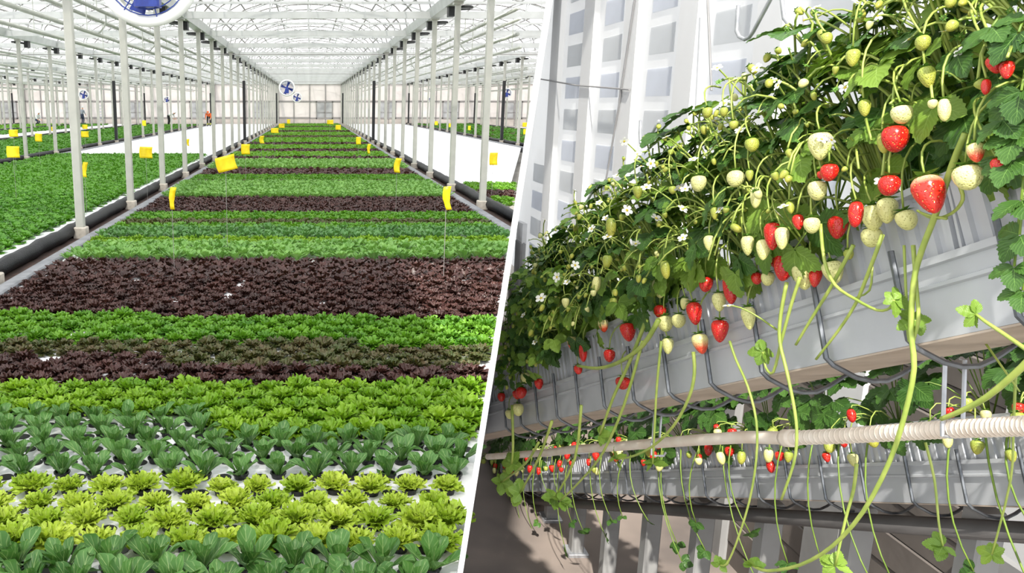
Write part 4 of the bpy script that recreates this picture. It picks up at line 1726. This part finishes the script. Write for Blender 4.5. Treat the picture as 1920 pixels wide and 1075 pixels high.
# the larger berries, one by one: picture place of the top, width in pixels, kind, length factor
BERRIES = [
    (1678, 240, 46, 'red', 1.0, 1), (1735, 336, 54, 'shoulder', 1.1, 0), (1668, 334, 38, 'red', .9, 1), (1556, 310, 30, 'red', 1.0, 1), (1572, 408, 35, 'red', 1.0, 0), (1606, 380, 26, 'red', 1.2, 2),
    (1449, 420, 32, 'red', 1.3, 0), (1449, 470, 24, 'red', 1.2, 0), (1474, 478, 37, 'red', 1.15, 0), (1420, 513, 21, 'red', 1.0, 1), (1350, 602, 31, 'red', 1.1, 0), (1300, 570, 29, 'red', 1.2, 0),
    (1368, 512, 26, 'red', 1.5, 2), (1325, 522, 26, 'red', 1.0, 1), (1310, 628, 28, 'half', 1.1, 0), (1238, 574, 22, 'red', 1.0, 1), (1176, 608, 28, 'red', 1.0, 0), (1143, 657, 22, 'red', 1.0, 1),
    (1093, 645, 16, 'red', 1.4, 2), (1168, 708, 28, 'red', .8, 1), (998, 636, 19, 'red', 1.0, 1), (1083, 686, 15, 'red', 1.1, 1), (1010, 711, 17, 'red', 1.1, 1), (978, 728, 20, 'red', 1.0, 1),
    (968, 733, 16, 'red', 1.0, 1), (940, 738, 14, 'red', 1.1, 1), (1530, 506, 24, 'red', 1.2, 0), (1862, 108, 28, 'red', 1.0, 0), (1888, 118, 24, 'red', 1.2, 0), (1850, 150, 16, 'red', 1.2, 2),
    (1130, 600, 18, 'half', 1.1, 0), (1073, 632, 18, 'half', 1.1, 0), (1540, 322, 14, 'red', 1.0, 1), (1495, 405, 20, 'red', 1.2, 0), (1870, 300, 26, 'red', 1.0, 1), (1828, 272, 28, 'half', 1.1, 0),
    (1505, 492, 41, 'white', 1.1, 0), (1558, 492, 35, 'white', 1.0, 0), (1695, 398, 37, 'white', .95, 1), (1664, 376, 37, 'white', 1.05, 0), (1636, 388, 38, 'white', 1.05, 0), (1634, 430, 34, 'white', 1.0, 1),
    (1401, 444, 23, 'white', 1.3, 0), (1432, 452, 25, 'white', 1.3, 0), (1402, 578, 26, 'white', 1.35, 0), (1245, 594, 28, 'white', 1.0, 1), (1273, 592, 26, 'white', .9, 1), (1252, 636, 22, 'white', 1.1, 0),
    (1440, 512, 24, 'white', 1.0, 1), (1348, 552, 26, 'white', 1.1, 0), (1522, 410, 28, 'white', 1.0, 1), (1466, 430, 26, 'white', 1.35, 0), (1538, 252, 40, 'white', 1.05, 0), (1532, 342, 34, 'white', 1.0, 1),
    (1380, 324, 30, 'white', .95, 1), (1310, 331, 27, 'white', 1.05, 1), (1408, 262, 24, 'green', 1.0, 1), (1690, 200, 36, 'white', .9, 1), (1812, 314, 46, 'white', .95, 1), (1417, 352, 19, 'white', 1.4, 2),
    (1330, 444, 20, 'white', 1.2, 0), (1236, 524, 26, 'white', 1.2, 0), (1326, 203, 18, 'green', 1.0, 1), (1357, 203, 16, 'green', 1.0, 1), (1375, 228, 16, 'green', .9, 1), (1735, 128, 30, 'green', 1.1, 0),
    (1620, 190, 22, 'green', 1.2, 0), (1770, 188, 22, 'white', 1.3, 2), (1655, 250, 20, 'green', 1.3, 2), (1145, 410, 18, 'green', 1.3, 2), (1140, 480, 18, 'green', 1.2, 0), (1245, 490, 16, 'green', 1.4, 2),
    (1195, 350, 18, 'green', 1.1, 0), (1260, 350, 14, 'green', 1.0, 1), (1340, 390, 16, 'green', 1.2, 0), (970, 758, 22, 'white', 1.0, 1), (955, 770, 16, 'white', 1.0, 1), (985, 700, 18, 'white', 1.0, 1),
    (1030, 640, 16, 'white', 1.2, 0), (1120, 520, 16, 'white', 1.2, 2), (1405, 320, 14, 'green', 1.2, 0), (1480, 380, 16, 'green', 1.2, 0), (1150, 560, 16, 'green', 1.2, 0), (1060, 560, 14, 'white', 1.1, 0),
    (1590, 470, 18, 'green', 1.0, 1), (1285, 560, 16, 'white', 1.1, 0), (1730, 70, 26, 'green', 1.0, 1), (1600, 95, 24, 'green', 1.1, 0), (1548, 64, 20, 'green', 1.0, 1),
]
for (u, v, w, kn, ln, shp) in BERRIES:
    lowest = 434 + .347 * (1920 - u)
    r0 = -.03 if v > lowest - 150 else -.075
    p = loc_px(u, v, r0)
    depth = screen(MR @ p)[2]
    if not clear(p, MR, .02):
        continue
    root, base = near_plant(p.y)
    wd = w * depth / F_PX
    add_berry(root, base, p, wd, kn, srng, ln, shp, True, .16)
    a = p + Vector((0, 0, wd * .18))
    up = p + Vector((.05, srng.uniform(-.04, .06), srng.uniform(.05, .11)))
    add_stem(root, base, bez(up, a.lerp(up, .6) + Vector((-.03, 0, .03)), a, 6), .0018, None, .0014)

# long hanging runners and stalks: picture places from top to tip, radius in pixels
RUN = [
    ([(1810, 250), (1785, 310), (1757, 395), (1728, 470), (1713, 530), (1708, 620), (1714, 690), (1697, 775), (1668, 865), (1618, 960), (1560, 1025), (1500, 1060), (1440, 1071), (1412, 1062)], 5.5, -.05, 'leaf'),
    ([(1712, 460), (1718, 540), (1722, 600), (1710, 650), (1712, 690)], 4.0, -.045, None),
    ([(1538, 420), (1546, 490), (1566, 535), (1605, 562), (1645, 582), (1668, 578), (1676, 562)], 3.5, -.06, 'leaf'),
    ([(1655, 440), (1625, 520), (1604, 570), (1572, 620), (1530, 674)], 3.6, -.05, None),
    ([(1600, 460), (1560, 535), (1520, 600), (1492, 647)], 3.6, -.05, None),
    ([(1500, 520), (1484, 570), (1465, 640), (1450, 698), (1436, 690), (1430, 660)], 3.2, -.05, 'leaf'),
    ([(1475, 530), (1464, 590), (1462, 640), (1476, 700), (1490, 770), (1494, 820), (1488, 870), (1465, 937)], 3.6, -.055, None),
    ([(1368, 640), (1380, 675), (1402, 725), (1418, 790), (1418, 860), (1405, 940), (1380, 1020), (1362, 1058), (1350, 1060)], 2.6, -.06, 'leaf'),
    ([(1300, 660), (1302, 700), (1292, 745), (1262, 800), (1220, 840), (1180, 858), (1155, 861)], 3.2, -.06, 'leaf'),
    ([(1235, 600), (1205, 648), (1160, 680), (1120, 691), (1083, 686)], 4.5, -.06, None),
    ([(1212, 600), (1180, 680), (1150, 745), (1125, 815)], 3.6, -.055, 'leaf'),
    ([(1205, 640), (1170, 760), (1130, 850), (1090, 900), (1050, 940)], 2.8, -.055, 'leaf'),
    ([(1240, 640), (1232, 720), (1228, 790), (1224, 870)], 2.6, -.05, 'leaf'),
    ([(960, 760), (962, 830), (960, 870)], 3.0, -.05, 'leaf'),
    ([(1090, 760), (1078, 860), (1040, 935)], 3.0, -.05, 'leaf'),
    ([(1035, 790), (1010, 860), (975, 925)], 2.8, -.05, 'leaf'),
    ([(1010, 830), (985, 870), (940, 905)], 2.5, -.05, 'leaf'),
    ([(1960, 640), (1915, 690), (1850, 745), (1800, 772), (1765, 786)], 7.0, -.06, None),
    ([(1960, 685), (1930, 660), (1880, 625), (1850, 605), (1830, 590)], 4.5, -.10, 'leaf'),
    ([(1606, 870), (1600, 920), (1585, 975), (1566, 1062)], 3.4, .08, 'leaf'),
    ([(1905, 690), (1900, 800), (1895, 900), (1860, 1040)], 2.6, .15, 'leaf'),
    ([(1735, 830), (1752, 900), (1760, 980), (1768, 1025)], 2.6, .2, 'leaf'),
    ([(1845, 640), (1880, 690), (1912, 735)], 2.2, .1, None),
    ([(1695, 460), (1700, 580), (1704, 640), (1716, 630), (1716, 600)], 2.6, -.03, 'leaf'),
    ([(1635, 500), (1630, 545), (1600, 560)], 2.4, -.03, None),
    ([(1775, 410), (1745, 405), (1725, 398)], 3.0, -.05, None),
    ([(1800, 350), (1805, 375), (1785, 400), (1750, 410), (1720, 395)], 3.6, -.045, None),
]
for (px, w, r0, endleaf) in RUN:
    q = [loc_px(u, v, r0) for u, v in px]
    depth = screen(MR @ q[len(q) // 2])[2]
    fine = []
    for i in range(len(q) - 1):
        p0, p1, p2, p3 = q[max(i - 1, 0)], q[i], q[i + 1], q[min(i + 2, len(q) - 1)]
        for t in (0, .33, .66):
            fine.append(.5 * ((2 * p1) + (p2 - p0) * t + (2 * p0 - 5 * p1 + 4 * p2 - p3) * t * t + (3 * p1 - p0 - 3 * p2 + p3) * t ** 3))
    fine.append(q[-1])
    if not all(clear(p_, MR, .012) for p_ in fine):
        continue
    root, base = near_plant(q[0].y)
    rad = w * depth / F_PX * .95
    add_stem(root, base, fine, rad * 1.05, None, rad * .7, 'runner', 7)
    if endleaf:
        for k in range(2):
            me = LEAF_L[srng.randrange(3)]
            link('leaf', me, root, mat=orient(q[-1] - base, Vector((srng.uniform(-1, 1), srng.uniform(-.6, .6), srng.uniform(-.4, .6))), Vector((-.8, -.8, .4)), srng.uniform(.012, .022) * depth))

# leaves crowding the far end of the row beside the partition
for k in range(150):
    v = srng.uniform(505, 745)
    ul = 1030 - 162 * v / 1075.0
    u = ul + srng.uniform(12, 95)
    for r0 in (-.06, -.03, .0, .04, .08, .12, .16):
        p = loc_px(u, v, r0)
        if clear(p, MR, .024):
            break
    else:
        continue
    if p.z < .05 + srng.uniform(-.05, .05):
        continue
    root, base = PLANTS[-1][1:]
    if srng.random() < .12:
        add_berry(root, base, p, .012, 'green', srng, 1.0, 0, True)
        continue
    link('leaf', LEAF_D[srng.randrange(4)] if srng.random() < .5 else LEAF_L[srng.randrange(3)], root,
         mat=orient(p - base, Vector((srng.uniform(-.6, .6), srng.uniform(-.8, .8), srng.uniform(-.8, .4))), Vector((-.6, -.8, .5)), srng.uniform(.022, .034)))

# big leaves hanging over the near end at the right
for (u, v, sc) in ((1912, 440, .034), (1902, 500, .03), (1915, 375, .036), (1900, 300, .036), (1880, 225, .036), (1915, 170, .04), (1860, 50, .038), (1910, 60, .04), (1918, 545, .028), (1905, 255, .034),
                   (1830, 300, .05), (1795, 250, .05), (1850, 215, .05), (1775, 300, .045), (1720, 250, .045), (1840, 150, .05), (1760, 180, .045)):
    p = loc_px(u, v, -.07 if sc < .043 else .03)
    root, base = near_plant(p.y)
    link('leaf', LEAF_D[srng.randrange(4)], root, mat=orient(p - base, Vector((-.5, srng.uniform(-.8, .8), -.7)), Vector((-.8, -.5, .5)), sc))
    add_stem(root, base, bez(base, base.lerp(p, .6) + Vector((-.02, 0, .12)), p, 6), .0022, M['stem_d'], .0016, 'petiole', 4)

# flowers at noted places
for (u, v) in ((1530, 15), (1508, 38), (1655, 6), (1645, 30), (1420, 128), (1447, 152), (1460, 160), (1470, 388), (1458, 402), (1212, 352), (1195, 290), (1170, 265), (1345, 128), (1540, 262), (1560, 262), (1140, 445), (1078, 498),
               (1250, 258), (1300, 300), (1285, 355), (1230, 410), (1175, 395), (1110, 430), (1045, 520), (1015, 560), (1770, 60), (1800, 98), (1365, 575)):
    p = loc_px(u, v, -.085 if v > 200 else -.05)
    depth = screen(MR @ p)[2]
    if not clear(p, MR, .03):
        continue
    root, base = near_plant(p.y)
    fo = link('flower', flower_me, root, mat=orient(p - base, Vector((srng.uniform(-1, 1), srng.uniform(-1, 1), .4)), Vector((-.5, -.7, .6)), srng.uniform(13, 17) * depth / F_PX))
    link('flower_center', fcen_me, fo)
    up = p + Vector((.06, srng.uniform(-.05, .05), -.05))
    add_stem(root, base, bez(up, up.lerp(p, .5) + Vector((-.02, 0, .03)), p, 5), .0018, None, .0014)

# ------------------------------------------------------------------ second, lower strawberry row behind
MR2 = frame((.8604 * 1.9, (V0 - 862) / F_PX * 1.9, 1.9))
S2 = 0.0
while S2 < 4.2 and clear(Vector((-.012, S2 + .02, -.13)), MR2, .012) and clear(Vector((-.012, S2 + .02, .12)), MR2, .012):
    S2 += .01
build_gutter(MR2, 'white lower gutter carrying the strawberry row behind', -.5, S2 + .8, 'lower gutter behind')
srng2 = random.Random(5)
n = 0
s = -.45
while s < S2 + .8 and clear(Vector((.05, s, .12)), MR2, .06):
    n += 1
    base = Vector((.08, s, .09))
    root = empty('strawberry_plant', mat=MR2 @ Matrix.Translation(base))
    tag(root, 'strawberry plant on the lower gutter behind, %s from the right end' % ordn(n), 'strawberry plant', 'strawberry plants of the lower row behind')
    for i in range(34):
        th, f = srng2.uniform(50, 190), srng2.uniform(.35, .85)
        p = sp(th, f, s + srng2.uniform(-.18, .18))
        if not clear(p, MR2, .07):
            continue
        rad = (p - Vector((.085, p.y, .12))).normalized()
        tang = Vector((-rad.z, srng2.uniform(-.8, .8), rad.x - .3))
        link('leaf', LEAF_D[srng2.randrange(4)], root, mat=orient(p - base, tang, rad + Vector((-.3, -.4, .4)), srng2.uniform(.05, .075)))
        if i % 4:
            continue
        add_stem(root, base, bez(base, base.lerp(p, .5) + Vector((0, 0, .08)), p, 4), .0022, M['stem_d'], .0016, 'petiole', 4)
    for i in range(6):
        p = Vector((srng2.uniform(-.09, -.03), s + srng2.uniform(-.12, .12), srng2.uniform(.02, .16)))
        add_berry(root, base, p, srng2.uniform(.022, .034), srng2.choice(('red', 'red', 'white', 'green')), srng2)
        add_stem(root, base, bez(base, Vector((-.05, p.y, .2)), p, 5), .002, None, .0016)
    for i in range(2):
        a = Vector((-.05, s + srng2.uniform(-.12, .12), .08))
        L_ = srng2.uniform(.2, .5)
        b = a + Vector((srng2.uniform(-.03, .03), srng2.uniform(-.08, .08), -L_))
        if not clear(b, MR2, .05):
            continue
        add_stem(root, base, bez(a, a.lerp(b, .5) + Vector((-.05, .03, 0)), b, 6), .0028, M['stem_d'], .002, 'runner')
        link('leaf', LEAF_D[srng2.randrange(4)], root, mat=orient(b - base, Vector((srng2.uniform(-1, 1), srng2.uniform(-1, 1), -.4)), Vector((-1, -.6, .3)), srng2.uniform(.03, .045)))
    s += .3
mb = MB()
mb.tube([(.07, -.5, -.17), (.07, 1.6, -.17), (.07, S2, -.17)], .026, 12)
M['band_d'] = plain('shade_band_dark', srgb(92, 90, 90), .5, srgb(74, 72, 72), 6)  # added tube, its dark colour draws the gutter's shaded underside
tag(mb.obj('shade_band', M['band_d'], None, True, mat=MR2), 'added dark tube standing in for the shaded underside of the lower gutter behind', 'pipe')
# white legs standing behind the lower gutter
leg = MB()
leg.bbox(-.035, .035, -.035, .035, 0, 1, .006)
leg_me = leg.mesh('leg_shaft', M['col_shade'])  # white legs coloured with the same painted shade as the lower columns
lf = MB()
lf.bbox(-.06, .06, -.06, .06, 0, .02, .004)
lf_me = lf.mesh('foot_plate', M['wire_l'])
n = 0
for s in np.arange(.25, min(S2, 4.0), .45):
    pt = MR2 @ Vector((.11, float(s), -.12))
    if pt.z < -.6:
        break
    n += 1
    r = empty('gutter_leg', (pt.x, pt.y, -.74))
    tag(r, 'white square leg under the lower gutter, %s from the right' % ordn(n), 'leg stand', 'white legs of the lower gutter')
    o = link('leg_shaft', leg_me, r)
    o.scale = (1, 1, pt.z + .74)
    link('foot_plate', lf_me, r)
